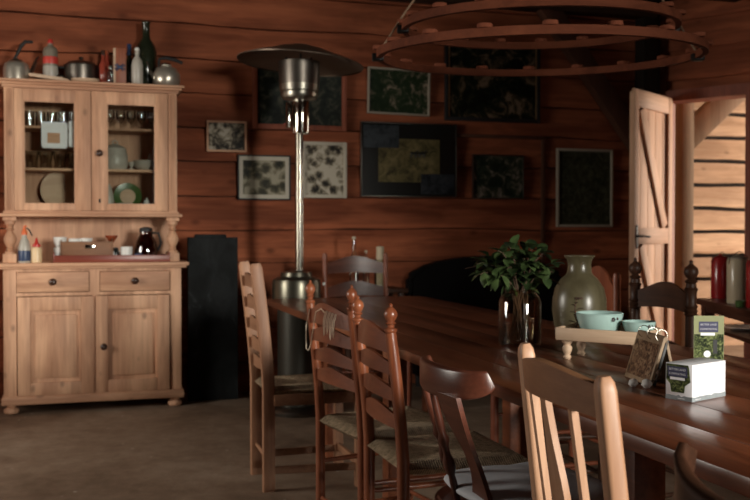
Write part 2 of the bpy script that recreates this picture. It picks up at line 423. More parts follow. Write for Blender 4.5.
# corner post, knee brace, plates and joists
struct(MB().box(4.18, 4.33, WY-.16, WY-.03, 0, TOP, .006).obj('trim_3', M['post']))
br = MB()
br.box(-.075, .075, -.05, .04, 0, 1.62, .006, mat=Tm(4.24, WY-.09, 1.72, 0, 0, R(-38)))
struct(br.obj('trim_4', M['brace']))
struct(MB().box(XL, 4.3, WY-.17, WY-.03, 2.80, TOP, .01).obj('trim_5', M['beam']))
struct(MB().box(3.365, 3.395, WY-.042, WY-.02, 0, 1.83, .004).box(2.62, 3.395, WY-.042, WY-.02, 1.83, 1.855, .004).obj('trim_6', M['brace']))
for i in range(6):
    yy = -1.6+i*1.5
    if yy > 6.3: continue
    struct(MB().box(XL, XR if yy < 4.8 else 4.6, yy-.06, yy+.06, 2.81, TOP, .01).obj('trim_%d' % (10+i), M['beam']))
# windows (behind and beside the camera)
def window(n, hole, loc, rz, bars):
    t = MB(); a, b, z0, z1 = hole
    for q in ((a-.05, a+.05, z0-.05, z1+.05), (b-.05, b+.05, z0-.05, z1+.05), (a, b, z0-.05, z0+.05), (a, b, z1-.05, z1+.05)):
        t.box(q[0], q[1], -.04, .12, q[2], q[3])
    for k in range(1, bars): x = a+(b-a)*k/bars; t.box(x-.025, x+.025, .03, .08, z0, z1)
    o = t.obj('window_%d' % n, M['redtrim']); o.location = loc; o.rotation_euler = (0,0,rz); struct(o)
    p = MB().box(a, b, .05, .056, z0, z1).obj('pane', M['glass'], o)
    return o
window(1, HL, (XL, YF, 0), R(90), 3)
window(2, HF, (XR, YF, 0), R(180), 3)  # fills the unseen front opening, sized to keep daylight off the right side
# the room beyond the door
wb = boards(3.4, 9.0, -.045, TOP, None, '', None, bh=.232, seed=100, depth=.045, gap=.016).obj('wall_beyond', M['bright'], smooth=30)
wb.location = (0, 7.98, 0); struct(wb)
struct(MB().box(9.0, 9.1, 2.0, 8.1, 0, .8).box(9.0, 9.1, 2.0, 8.1, 2.2, TOP).box(9.0, 9.1, 2.0, 4.6, .8, 2.2).box(9.0, 9.1, 7.6, 8.1, .8, 2.2).obj('wall_beyond_right', M['bright']))
struct(bx(3.3, 3.4, WY+.14, 8.1, 0, TOP).obj('wall_beyond_left', M['bright']))
struct(bx(5.7, 9.1, 1.9, 2.0, 0, TOP).obj('wall_beyond_front', M['bright']))
pb = MB().box(4.70, 4.815, 6.74, 6.86, 0, TOP, .006).obj('trim_7', M['brightpost']); struct(pb)
pb = MB().box(-.10, .10, -.045, .045, 0, 1.2, .005, mat=Tm(4.76, 6.80, 1.88, 0, 0, R(49))).obj('trim_8', M['brightpost']); struct(pb)

# door leaf standing open into the room
H = (PH[0]+.535*.13, PH[1]-.845*.13)
dr = bpy.data.objects.new('door_1', None); C.objects.link(dr); dr['kind'] = 'structure'
dr.location = (H[0]-.045, H[1]-.05, 0); dr.rotation_euler = (0,0, math.atan2(-.55, -.83))
# local x from hinge to free edge, face to the camera is +y side
DW = .70; DH = 2.17
for k in range(5):
    MB().box(.01+k*DW/5*.97, .006+(k+1)*DW/5*.97, -.012, .012, .04, DH-.02, .002).obj('plank', M['door'], dr)
MB().box(0, .075, .012, .036, .04, DH, .003).obj('stile', M['door'], dr)
MB().box(DW-.075, DW, .012, .036, .04, DH, .003).obj('stile', M['door'], dr)
MB().box(.075, DW-.075, .012, .036, DH-.13, DH, .003).obj('rail', M['doorx'], dr)
MB().box(.075, DW-.075, .012, .036, 1.03, 1.15, .003).obj('rail', M['doorx'], dr)
MB().box(.075, DW-.075, .012, .036, .06, .20, .003).obj('rail', M['doorx'], dr)
def brace(x0, z0, x1, z1, wd=.10):
    L = math.hypot(x1-x0, z1-z0); a = math.atan2(x1-x0, z1-z0)
    return MB().box(-wd/2, wd/2, .012, .034, 0, L, .003, mat=Tm(x0, 0, z0, 0, 0, a))
brace(.13, 1.16, DW-.14, 2.03).obj('brace', M['door'], dr)
brace(.13, .21, DW-.14, 1.02).obj('brace', M['door'], dr)
hb = MB().box(DW-.06, DW-.02, .036, .042, 1.0, 1.17, .002).tube([(DW-.04,.04,1.09),(DW-.04,.085,1.09),(DW-.16,.085,1.085)], .008)
hb.obj('door_handle', M['iron'], dr)
# ------------------------------------------------------------------ pine cabinet
def turned_post(r, z0, z1):
    L = z1-z0
    prof = [(r*.9,0),(r*.9,.06),(r*.55,.09),(r*.7,.13),(r*.5,.17),(r*.85,.3),(r*1.05,.42),(r*.95,.52),(r*.6,.64),(r*.45,.70),(r*.75,.74),(r*.5,.78),(r*.6,.86),(r*.85,.90),(r*.85,1)]
    return [(a, z0+b*L) for a, b in prof]
cb = thing('kitchen_dresser', 'old stripped pine kitchen dresser with glazed upper doors standing against the board wall', 'dresser', (.058, 6.2, 0))
X0, X1 = -.535, .535
MB().box(X0, X0+.03, 0.015, .455, .10, .895, .002).box(X1-.03, X1, .015, .455, .10, .895, .002).box(X0+.03, X1-.03, .43, .45, .10, .895).box(X0+.03, X1-.03, .03, .43, .11, .12) \
    .box(X0, X0+.075, 0, .03, .10, .895, .003).box(X1-.07, X1, 0, .03, .10, .895, .003).box(X0+.075, X1-.07, 0, .03, .875, .895).box(X0+.075, X1-.07, 0, .03, .725, .745) \
    .box(-.03, .03, 0, .03, .745, .875).box(-.015, .015, .004, .03, .10, .725).obj('base_carcass', M['pinez'], cb)
MB().box(X0-.015, X1+.015, -.02, .46, .058, .105, .006).box(X0-.008, X1+.008, -.01, .03, .10, .112, .003).obj('plinth', M['pinex'], cb)
for x in (X0+.04, X1-.04):
    for y in (.035, .40):
        MB().lathe([(.030,0),(.042,.006),(.046,.018),(.042,.030),(.026,.040),(.026,.046),(.034,.052),(.034,.058)], mat=Tm(x, y, 0)).obj('bun_foot', M['pinez'], cb)
MB().box(X0-.05, X1+.045, -.045, .46, .905, .93, .006).box(X0-.03, X1+.03, -.03, .46, .893, .905, .003).obj('worktop', M['pinex'], cb)
for a, b in ((X0+.078, -.033), (.033, X1-.073)):
    d = MB().box(a, b, -.006, .02, .749, .872, .003).obj('drawer', M['pinex'], cb)
    MB().lathe([(.010,0),(.010,.012),(.020,.018),(.022,.026),(.014,.034),(.002,.036)], mat=Tm((a+b)/2, -.006, .812, 0, R(90))).obj('knob', M['brownknob'], d)
for a, b, kn in ((X0+.081, -.006, 0), (.006, X1-.076, 1)):
    sw = .075
    d = MB().box(a, a+sw, -.013, .015, .113, .720, .003).box(b-sw, b, -.013, .015, .113, .720, .003).box(a+sw, b-sw, -.013, .015, .113, .19, .002).box(a+sw, b-sw, -.013, .015, .635, .720, .002).obj('door', M['pinez'], cb)
    bm = MB().box(a+sw-.005, b-sw+.005, .006, .012, .185, .64)
    bm.box(a+sw+.026, b-sw-.026, -.004, .008, .216, .609, .006); bm.obj('door_panel', M['pinez'], d)
    for q in ((a+sw, a+sw+.010, .19, .635), (b-sw-.010, b-sw, .19, .635)): MB().box(q[0], q[1], -.004, .010, q[2], q[3], .003).obj('moulding', M['pinez'], d)
    if kn: MB().lathe([(.010,0),(.010,.012),(.019,.018),(.021,.026),(.013,.034),(.002,.036)], mat=Tm(a+.048, -.013, .402, 0, R(90))).obj('knob', M['brownknob'], d)
# upper part
U0, U1, UY, UB = -.528, .517, .07, .40
MB().box(U0, U0+.022, UY, UB, 1.235, 2.03, .002).box(U1-.022, U1, UY, UB, 1.235, 2.03, .002).box(U0+.022, U1-.022, UB-.015, UB, .93, 2.03) \
    .box(U0+.022, U1-.022, UY+.01, UB-.015, 1.235, 1.262).box(U0+.022, U1-.022, UY+.01, UB-.015, 2.008, 2.03).obj('upper_carcass', M['pinez'], cb)
for x in (U0, U1-.055):
    q = MB().box(x, x+.055, UY-.004, UY+.02, 1.235, 2.02, .002)
    for g in (.012, .024, .036): q.box(x+g, x+g+.006, UY-.009, UY, 1.26, 2.0, .002)
    q.obj('corner_stile', M['pinez'], cb)
MB().box(U0-.045, U1+.045, UY-.05, UB, 2.046, 2.062, .004).box(U0-.03, U1+.03, UY-.032, UB, 2.030, 2.046, .006).box(U0-.012, U1+.012, UY-.015, UB, 2.012, 2.030, .003).obj('cornice', M['pinex'], cb)
MB().box(U0-.03, U1+.03, UY-.035, UB, 1.215, 1.236, .006).box(U0-.01, U1+.01, UY-.015, UB, 1.236, 1.25, .003).obj('base_moulding', M['pinex'], cb)
for x in (U0+.028, U1-.028):
    q = MB().lathe(turned_post(.037, .985, 1.19), 20, Tm(x, UY+.03, 0)); q.box(x-.04, x+.04, UY-.015, UY+.075, .93, .985, .003).box(x-.04, x+.04, UY-.01, UY+.07, 1.19, 1.215, .003)
    q.obj('turned_support', M['pinez'], cb)
for zs in (1.515, 1.78): MB().box(U0+.022, U1-.022, UY+.06, UB-.016, zs-.008, zs+.008, .002).obj('shelf', M['pinex'], cb)
for a, b, g0, g1 in ((U0+.057, -.016, -.417, -.109), (-.012, U1-.057, .079, .383)):
    y0, y1 = UY-.008, UY+.014
    d = MB().box(a, g0, y0, y1, 1.255, 2.006, .003).box(g1, b, y0, y1, 1.255, 2.006, .003).box(g0, g1, y0, y1, 1.255, 1.292, .002).box(g0, g1, y0, y1, 1.936, 2.006, .002).obj('glazed_door', M['pinez'], cb)
    MB().box(g0, g0+.008, y0+.004, y1, 1.292, 1.936).box(g1-.008, g1, y0+.004, y1, 1.292, 1.936).box(g0+.008, g1-.008, y0+.004, y1, 1.292, 1.30).box(g0+.008, g1-.008, y0+.004, y1, 1.928, 1.936).obj('glazing_bead', M['pinez'], d)
    MB().box(g0, g1, UY+.006, UY+.009, 1.29, 1.938).obj('glass_pane', M['glass'], d)
    if a > -.1:
        MB().lathe([(.010,0),(.010,.012),(.020,.018),(.022,.026),(.014,.034),(.002,.036)], mat=Tm(.035, y0, 1.617, 0, R(90))).obj('knob', M['brownknob'], d)
        MB().box(.029, .041, y0-.002, y0+.004, 1.305, 1.33, .001).obj('keyhole_plate', M['iron'], d)

CX, CY = .058, 6.2
def solo(name, mb, mat, label, cat, loc, rz=0, group=None, smooth=40):
    o = mb.obj(name, mat, None, smooth); place(o, loc, rz); return tag(o, label, cat, group)
L = lambda prof, seg=20, **k: MB().lathe(prof, seg, **k)
# glasses on the top shelves: each its own object
gz = 1.788
glass_prof = [(.026,0),(.029,.004),(.031,.06),(.032,.10),(.0305,.10),(.029,.06),(.027,.008),(.001,.007)]
gl_l = ['first', 'second', 'third', 'fourth', 'fifth']
ordn = ['leftmost', 'second from the left', 'middle', 'second from the right', 'rightmost']
g0 = solo('drinking_glass', L(glass_prof, cap=False), M['gl2'], '', 'glass', (-.30, 6.42, gz))
for i in range(5):
    lab = 'clear tumbler on the top left dresser shelf, %s of its row' % ordn[i]
    pos = (CX-.39+.068*i, 6.42, gz)
    if i == 0: g0.location = pos; g0['label'] = lab; g0['group'] = 'tumblers behind the left dresser door'
    else: dup(g0, pos, lab, group='tumblers behind the left dresser door')
gob = solo('goblet', L([(.030,0),(.028,.003),(.004,.008),(.004,.04),(.018,.052),(.030,.075),(.031,.105),(.027,.125),(.025,.125),(.028,.105),(.026,.075),(.001,.055)], cap=False), M['gl2'], '', 'glass', (0,0,0))
for i in range(5):
    lab = 'round smoky goblet on the top right dresser shelf, %s' % ordn[i]
    pos = (CX+.105+.066*i, 6.42, gz)
    if i == 0: gob.location = pos; gob['label'] = lab; gob['group'] = 'goblets behind the right dresser door'
    else: dup(gob, pos, lab, group='goblets behind the right dresser door')
cut = solo('cut_glass', L([(.030,0),(.036,.006),(.034,.03),(.040,.07),(.044,.11),(.042,.11),(.037,.07),(.030,.03),(.030,.01),(.001,.009)], 10, cap=False), M['gl2'], '', 'glass', (0,0,0), smooth=10)
for i in range(4):
    lab = 'faceted cut glass on the middle left dresser shelf, %s' % ['leftmost', 'second from the left', 'third from the left', 'rightmost'][i]
    pos = (CX-.375+.085*i, 6.40, 1.523)
    if i == 0: cut.location = pos; cut['label'] = lab; cut['group'] = 'cut glass on the left middle shelf'
    else: dup(cut, pos, lab, group='cut glass on the left middle shelf')
pc = thing('reflection_card', 'white rounded card with tan square standing in for a reflection in the left pane', 'card', (CX-.235, 6.315, 1.645))  # both cards are added to imitate the bright reflection in the left pane
def rrect(w, h, r, n=4):
    p = []
    for cx_, cy_, a0 in ((w/2-r, h/2-r, 0), (-w/2+r, h/2-r, 90), (-w/2+r, -h/2+r, 180), (w/2-r, -h/2+r, 270)):
        for k in range(n+1): a = R(a0+90*k/n); p.append((cx_+r*math.cos(a), cy_+r*math.sin(a)))
    return p
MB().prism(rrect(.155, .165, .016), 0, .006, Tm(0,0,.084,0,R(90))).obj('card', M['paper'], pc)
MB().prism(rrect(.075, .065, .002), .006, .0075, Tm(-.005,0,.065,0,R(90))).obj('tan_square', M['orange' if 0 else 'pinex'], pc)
MB().tube([(-.05,.001,.16),(-.05,.03,.160),(-.05,.05,.146)], .0015, 6).tube([(.05,.001,.16),(.05,.03,.160),(.05,.05,.146)], .0015, 6).obj('reflection_card_hook', M['iron'], pc)
pd = thing('reflection_card', 'narrow white card beside the rounded one, standing in for a reflection in the left pane', 'card', (CX-.128, 6.315, 1.655))
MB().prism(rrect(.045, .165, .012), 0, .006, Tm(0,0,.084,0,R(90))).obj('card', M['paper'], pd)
MB().tube([(0,.001,.15),(0,.03,.150),(0,.05,.136)], .0015, 6).obj('reflection_card_hook', M['iron'], pd)
solo('round_tray', L([(.10,0),(.125,.004),(.13,.014),(.124,.012),(.10,.006)], 28, mat=Tm(0,0,.13,0,R(80))), M['tray'], 'round pale tray leaning on the bottom shelf behind the left dresser door', 'tray', (CX-.20, 6.52, 1.262))
tn = thing('tureen', 'lidded off-white stoneware tureen on the middle shelf behind the right door', 'tureen', (CX+.135, 6.42, 1.523))
L([(.07,0),(.078,.01),(.082,.05),(.078,.10),(.070,.125)], 28).obj('pot', M['offw'], tn)
L([(.073,.125),(.070,.14),(.045,.158),(.02,.165),(.012,.17)], 28).obj('lid', M['offw'], tn)
MB().tube([(-.016,0,.165),(-.014,0,.185),(0,0,.192),(.014,0,.185),(.016,0,.165)], .005).obj('handle', M['offw'], tn)
for z in (.03, .09): L([(.0815,z),(.0832,z+.003),(.0815,z+.006)], 28, cap=False).obj('band', M['offw'], tn)
pl = solo('dish', L([(.04,0),(.045,.003),(.074,.028),(.078,.034),(.070,.028),(.04,.006)], 28), M['offw'], 'off-white dish at the bottom of the stack beside the tureen', 'dish', (CX+.325, 6.42, 1.523), group='stacked dishes behind the right door')
dup(pl, (CX+.325, 6.42, 1.538), 'off-white dish in the middle of the stack beside the tureen', group='stacked dishes behind the right door')
dup(pl, (CX+.325, 6.42, 1.553), 'off-white dish on top of the stack beside the tureen', group='stacked dishes behind the right door')
solo('small_cup', L([(.016,0),(.018,.01),(.008,.02),(.018,.04),(.020,.055),(.016,.055),(.012,.035)]), M['offw'], 'tiny footed cup between the tureen and the dish stack', 'cup', (CX+.238, 6.42, 1.523))
gp = thing('green_plate', 'green rimmed plate with beige centre leaning on the bottom shelf of the right cupboard', 'plate', (CX+.215, 6.46, 1.262+.015))
pm_ = Tm(0,0,.075,0,R(78))
L([(.05,0),(.06,.003),(.088,.012),(.090,.016),(.056,.008),(.001,.006)], 32, mat=pm_).obj('rim', M['green'], gp)
L([(.05,.0085),(.045,.0095),(.001,.0095)], 28, mat=pm_).obj('plate_centre', M['tray'], gp)
solo('small_bowl', L([(.03,0),(.035,.004),(.055,.035),(.056,.045),(.052,.045),(.03,.01)]), M['offw'], 'little off-white bowl in front of the green plate', 'bowl', (CX+.19, 6.38, 1.262))
sb = thing('salt_pot', 'squat white lidded pot on the bottom shelf right of the green plate', 'pot', (CX+.335, 6.40, 1.262))
L([(.03,0),(.036,.01),(.034,.04),(.02,.055)]).obj('body', M['white'], sb); L([(.022,.055),(.018,.066),(.006,.07),(.008,.08),(.002,.085)]).obj('lid', M['white'], sb)
solo('folded_cloth', MB().lathe([(.03,0),(.036,.02),(.03,.09),(.018,.15),(.006,.17)], 12), M['offw'], 'pale cone of folded cloth at the left of the lower right shelf', 'cloth', (CX+.095, 6.42, 1.262))
solo('highlight_jug', L([(.006,0),(.02,.01),(.025,.03),(.021,.06),(.006,.11),(.003,.12)]), M['white'], 'white pear-shaped jug standing in for a highlight at the right edge of the pane', 'jug', (CX+.36, 6.50, 1.575+.0), smooth=60).location.z = 1.523  # white jug added in place of the highlight on the right pane


TZ = 2.062; ty = 6.42
def X(px, Y):   # metres along the wall at depth Y for a horizontal offset measured in the photo
    u = (px-375)/950; return Y*(.2924+.9563*u)/(.9563-.2924*u)
k1 = thing('kettle', 'shiny steel kettle with raised black handle on the left of the dresser top', 'kettle', (X(17.5,ty), ty, TZ))
L([(.072,0),(.078,.006),(.078,.09),(.070,.118),(.05,.132)], 32).obj('body', M['satin'], k1)
L([(.048,.132),(.04,.142),(.012,.148),(.01,.158),(.002,.16)], 24).obj('lid', M['steelb'], k1)
MB().tube([(-.02,0,.135),(.0,0,.17),(.03,0,.235),(.055,0,.262),(.10,0,.262)], [.008,.009,.012,.012,.009]).obj('handle', M['black'], k1)
MB().tube([(.065,0,.05),(.095,0,.085),(.12,0,.15),(.135,0,.17)], [.018,.014,.010,.008]).obj('spout', M['steel'], k1)
sbt = thing('stoneware_bottle', 'grey stoneware bottle with a red label and red cap on the dresser top', 'bottle', (X(51.5,ty), ty+.02, TZ))
L([(.043,0),(.046,.005),(.046,.21),(.040,.232),(.018,.248),(.016,.262)], 28).obj('body', M['stone'], sbt)
L([(.0465,.13),(.0468,.131),(.0468,.174),(.0465,.175)], 28, cap=False).obj('red_label', M['redlab'], sbt)
L([(.0465,.05),(.0468,.051),(.0468,.115),(.0465,.116)], 28, cap=False).obj('pale_label', M['offw'], sbt)
L([(.015,.258),(.016,.262),(.016,.285),(.012,.29)], 20).obj('cap', M['redcap'], sbt)
pt = thing('cooking_pot', 'dark lidded cooking pot beside the stoneware bottle on the dresser top', 'pot', (X(82,ty), ty+.03, TZ))
L([(.085,0),(.098,.01),(.104,.075),(.104,.125)], 32).obj('body', M['steeld'], pt)
L([(.107,.125),(.106,.133),(.08,.152),(.03,.165)], 32).obj('lid', M['steeld'], pt)
L([(.008,.163),(.008,.172),(.018,.178),(.018,.186),(.01,.19)], 16).obj('lid_knob', M['steel'], pt)
for s in (-1, 1): MB().tube([(s*.10,-.03,.11),(s*.135,-.02,.115),(s*.135,.02,.115),(s*.10,.03,.11)], .006).obj('handle', M['black'], pt)
solo('bread_board', MB().prism([(-.11,-.05),(.09,-.05),(.13,-.02),(.13,.02),(.09,.05),(-.11,.05)], 0, .02, Tm(0,0,0,0,0,R(6)), .004), M['tray'], 'pale wooden board lying in front of the red-labelled bottle', 'board', (X(48,6.30), 6.315, TZ+.014))
solo('oval_dish', MB().lathe([(.055,0),(.07,.004),(.086,.02),(.088,.026),(.075,.02),(.05,.008)], 28, Matrix.Scale(.55, 4, (0,1,0))), M['tray'], 'low pale dish in front of the cooking pot', 'dish', (X(86,6.30), 6.30, TZ))
solo('small_tin', L([(.02,0),(.023,.003),(.023,.045),(.019,.05)]), M['steeld'], 'little dull steel tin between bottle and cooking pot', 'tin', (X(61.5,6.33), 6.335, TZ))
def bottle(label, px, y, prof, mat, capprof=None, capmat=None, grp=None, tilt=0):
    t = thing('bottle', label, 'bottle', (X(px, y), y, TZ))
    L(prof, 22).obj('body', mat, t)
    if capprof: L(capprof, 16).obj('cap', capmat, t)
    return t
bottle('slim red bottle standing left among the bottles on the dresser top', 104, 6.40, [(.022,0),(.025,.004),(.025,.13),(.012,.165),(.009,.175),(.009,.20)], M['red_clear'], [(.011,.198),(.012,.225),(.009,.23)], M['brownknob'])
bottle('tall dark red bottle behind the slim red one', 108, 6.50, [(.024,0),(.028,.004),(.028,.16),(.012,.20),(.010,.22)], M['red_clear'], [(.013,.218),(.013,.242),(.009,.246)], M['amber'])
bottle('smallest clear bottle, squat with a dark stopper, beside the tall carton', 111, 6.31, [(.018,0),(.020,.003),(.020,.07),(.010,.09),(.008,.10)], M['gl2'], [(.010,.099),(.012,.115),(.009,.12)], M['steelb'])
ct = thing('gift_box', 'tall brown-red carton with a blue bow on the dresser top', 'box', (X(120.5,6.42), 6.42, TZ))
MB().box(-.040, .040, -.034, .034, 0, .25, .004).obj('carton', M['brownred'], ct)
MB().box(-.0405, -.026, -.0345, -.034, .003, .245).obj('pale_strip', M['tray'], ct)
q = MB()
for s in (-1, 1):
    for zz in (.01, -.012): q.tube([(0,-.037,.125), (s*.02,-.047,.125+zz*2), (s*.034,-.040,.125+zz), (0,-.037,.125)], .004, 6)
q.box(-.007, .007, -.046, -.034, .117, .133, .002); q.obj('bow', M['blue'], ct)
bottle('slender dark bottle with a blue-black neck behind the white swing-top bottle', 130, 6.45, [(.021,0),(.024,.004),(.024,.165),(.013,.20),(.012,.215)], M['dkgreen'], [(.014,.213),(.014,.285),(.010,.29)], M['blue'])
sw = bottle('milky white swing-top bottle in front of the tall dark bottle', 138, 6.34, [(.033,0),(.036,.005),(.036,.135),(.030,.165),(.014,.19),(.012,.225),(.015,.23)], M['offw'], [(.014,.23),(.016,.236),(.013,.246),(.006,.25)], M['white'])
MB().tube([(-.016,0,.205),(-.019,0,.235),(0,0,.258),(.019,0,.235),(.016,0,.205)], .0016, 6).obj('wire_clip', M['steel'], sw)
bottle('tallest bottle on the dresser top, near-black and broad-shouldered', 147, 6.525, [(.064,0),(.069,.006),(.070,.25),(.058,.30),(.029,.345),(.025,.36),(.025,.44),(.029,.445),(.029,.457),(.02,.46)], M['dkgreen'])
k2 = thing('kettle', 'round dull steel kettle with black handle at the right end of the dresser top', 'kettle', (X(167,6.38), 6.38, TZ))
L([(.065,0),(.080,.012),(.090,.05),(.088,.09),(.066,.128),(.034,.142),(.034,.152)], 32).obj('body', M['satin'], k2)
L([(.030,.152),(.028,.162),(.008,.168)], 24).obj('lid', M['steel'], k2)
MB().tube([(-.05,0,.13),(-.045,0,.19),(0,0,.20),(.06,0,.188),(.105,0,.17)], [.006,.010,.013,.013,.010]).obj('handle', M['black'], k2)
MB().tube([(-.078,-.02,.055),(-.105,-.03,.10),(-.125,-.035,.165)], [.016,.010,.007]).obj('spout', M['steel'], k2)

# things on the worktop
WZ = .93
s1 = thing('squeeze_bottle', 'cloudy squeeze bottle with blue label and orange nozzle on the left of the worktop', 'bottle', (X(24.5,6.245), 6.235, WZ))
L([(.034,0),(.037,.004),(.037,.095),(.028,.13),(.016,.155),(.014,.175)], 24).obj('body', M['milk'], s1)
L([(.0375,.012),(.0378,.013),(.0378,.075),(.0375,.076)], 24, cap=False).obj('label', M['blue'], s1)
MB().lathe([(.017,.172),(.017,.192),(.011,.20),(.009,.215)], 16).tube([(.0,0,.208),(.0,0,.222),(.012,0,.228)], .007, 8).obj('nozzle', M['orange'], s1)
MB().tube([(.012,0,.215),(.03,0,.20),(.045,0,.165)], [.004,.005,.004]).obj('trigger', M['black'], s1)
s2 = thing('sauce_bottle', 'cream sauce bottle with a red screw nozzle beside the squeeze bottle', 'bottle', (X(36.5,6.22), 6.215, WZ))
L([(.028,0),(.032,.004),(.032,.075),(.026,.095),(.018,.10)], 24).obj('body', M['cream'], s2)
L([(.024,.098),(.024,.112),(.012,.122),(.006,.15),(.004,.155)], 16).obj('nozzle', M['redcap'], s2)
tr = thing('serving_tray', 'long oxblood red wooden tray on the dresser worktop', 'tray', (X(112,6.30), 6.295, WZ))
MB().box(-.35, .35, -.10, .10, 0, .008, .001).obj('base', M['redwood'], tr)
MB().box(-.35, .35, -.108, -.098, 0, .045, .003).box(-.35, .35, .098, .108, 0, .045, .003).obj('long_side', M['redwood'], tr)
for s in (-1, 1): MB().box(s*.35-.005, s*.35+.005, -.108, .108, 0, .062, .003).obj('end', M['redwood'], tr)
cd = thing('caddy', 'brown wooden caddy box standing in the red tray', 'box', (X(87,6.31), 6.305, WZ+.008))
MB().box(-.155, .155, -.06, .06, 0, .006).box(-.155, .155, -.064, -.056, 0, .122, .002).box(-.155, .155, .056, .064, 0, .122, .002).obj('box', M['caddy'], cd)
for s in (-1, 1): MB().prism([(-.064,0),(.064,0),(.064,.122),(.02,.142),(-.02,.142),(-.064,.122)], -.004, .004, Tm(s*.155,0,0,R(90),R(90))).obj('end_board', M['caddy'], cd)
MB().box(-.012, .048, -.066, -.064, .078, .102, .0005).obj('metal_plate', M['steel'], cd)
cup = thing('cup', 'white cup in the caddy, nearest its left end', 'cup', (X(60,6.31), 6.305, WZ+.014), group='white cups in the caddy')
L([(.02,.078),(.026,.08),(.038,.11),(.042,.144),(.039,.144),(.034,.11),(.02,.086)]).obj('bowl', M['white'], cup)
MB().lathe([(.02,0),(.036,.004),(.040,.078),(.02,.080)]).obj('lower_cup', M['white'], cup)
dup(cup, (X(75,6.31), 6.305, WZ+.014), 'white cup in the middle of the caddy', group='white cups in the caddy', s=(1,1,.93))
dup(cup, (X(86,6.31), 6.31, WZ+.014), 'white cup in the caddy, nearest its right end', group='white cups in the caddy', s=(1,1,.95))
solo('footed_bowl', L([(.030,0),(.030,.004),(.010,.014),(.009,.105),(.022,.130),(.038,.15),(.040,.16),(.036,.16),(.015,.135)]), M['amber'], 'amber brown footed bowl behind the small black jar', 'bowl', (X(111.5,6.36), 6.355, WZ+.008))
solo('black_jar', L([(.022,0),(.025,.004),(.024,.05),(.018,.068),(.016,.082),(.012,.084)]), M['blackgl'], 'small glossy black jar left of the white mug on the worktop', 'jar', (X(115.5,6.27), 6.26, WZ+.008))
mg = thing('mug', 'white mug in the red tray on the worktop', 'mug', (X(126.5,6.26), 6.26, WZ+.008))
L([(.032,0),(.035,.003),(.038,.088),(.035,.088),(.032,.008),(.001,.007)], 24, cap=False).obj('mug_body', M['white'], mg)
MB().tube([(-.034,0,.06),(-.055,0,.058),(-.055,0,.025),(-.034,0,.02)], .004).obj('handle', M['white'], mg)
jg = thing('glass_jug', 'round brown glass coffee jug at the right of the worktop', 'jug', (X(146,6.31), 6.305, WZ+.008))
L([(.045,0),(.062,.012),(.068,.05),(.055,.10),(.036,.13),(.038,.15),(.035,.15),(.033,.13),(.052,.10),(.064,.05),(.058,.014),(.001,.01)], 28, cap=False).obj('vessel', M['brglass'], jg)
L([(.055,.012),(.060,.045),(.052,.075),(.001,.075)], 24).obj('coffee', M['red_clear'], jg)
MB().tube([(.036,0,.14),(.07,0,.14),(.085,0,.09),(.066,0,.05)], .007).obj('handle', M['black'], jg)
L([(.039,.148),(.036,.165),(.01,.172)], 20).obj('lid', M['black'], jg); jg.scale = (1.12,1.12,1.25)
solo('blue_cup', L([(.018,0),(.022,.003),(.026,.045),(.024,.045),(.02,.006)]), M['blue'], 'small dark blue cup in front of the brown glass jug', 'cup', (X(138.5,6.22), 6.222, WZ+.008))

# ------------------------------------------------------------------ black slab, heater
solo('blackened_panel', MB().box(-.165, .165, -.03, .03, 0, 1.085, .006).box(-.12, .09, -.032, .02, 1.075, 1.105, .01), M['slab'], 'tall blackened panel standing on the floor right of the dresser', 'panel', (.815, 6.37, 0))
HX, HY = X(299.5, 5.78), 5.78
ht = thing('patio_heater', 'freestanding steel patio heater with a wide mushroom hood against the wall', 'patio heater', (HX, HY, 0))
L([(.20,0),(.205,.02),(.19,.04),(.165,.05)], 36).obj('base_plate', M['steeld'], ht)
L([(.118,.05),(.118,.70)], 36, mat=Tm(-.02,0,0)).obj('gas_tank_housing', M['tank'], ht)
L([(.142,.695),(.150,.70),(.151,.80),(.145,.825),(.12,.84),(.10,.845),(.095,.87),(.03,.882)], 36, mat=Tm(-.02,0,0)).obj('tank_cover', M['cover'], ht)
L([(.026,.87),(.0245,1.74)], 24).obj('pole', M['polesteel'], ht)
L([(.05,1.73),(.052,1.735),(.052,1.93),(.05,1.94)], 28, mat=Tm(.01,0,0)).obj('control_housing', M['steel'], ht)
MB().box(-.085, -.052, -.03, .01, 1.76, 1.92, .006).obj('control_box', M['steel'], ht)
L([(.004,0),(.004,.004)], 8, mat=Tm(-.095,-.01,1.785,0,R(90))).obj('red_indicator', M['redlab'], ht)
L([(.06,1.935),(.105,1.945),(.112,1.96),(.112,1.985),(.120,1.99),(.122,2.03)], 40).obj('burner_bowl', M['steelb'], ht)
e = L([(.122,2.03),(.124,2.05),(.128,2.17)], 40).obj('emitter_screen', M['steeld'], ht)
for k in range(3):
    a = 2*PI*k/3+.4; MB().tube([(.09*math.cos(a), .09*math.sin(a), 2.16), (.09*math.cos(a), .09*math.sin(a), 2.21)], .006).obj('hood_rod', M['iron'], ht)
L([(.39,2.160),(.392,2.166),(.30,2.200),(.20,2.232),(.16,2.248),(.12,2.256),(.06,2.275),(.0,2.28),(.0,2.272),(.12,2.246),(.20,2.222),(.30,2.190)], 56, mat=Tm(0,0,2.2,0,0,R(4.5))@Tm(.01,0,-2.2), cap=False).obj('hood', M['hood'], ht)
L([(.006,0),(.010,.01),(.003,.016)], 12, mat=Tm(.135,-.07,.80,0,R(90))).obj('glint_knob', M['white'], ht)  # white colour stands in for the highlight on the tank cover knob

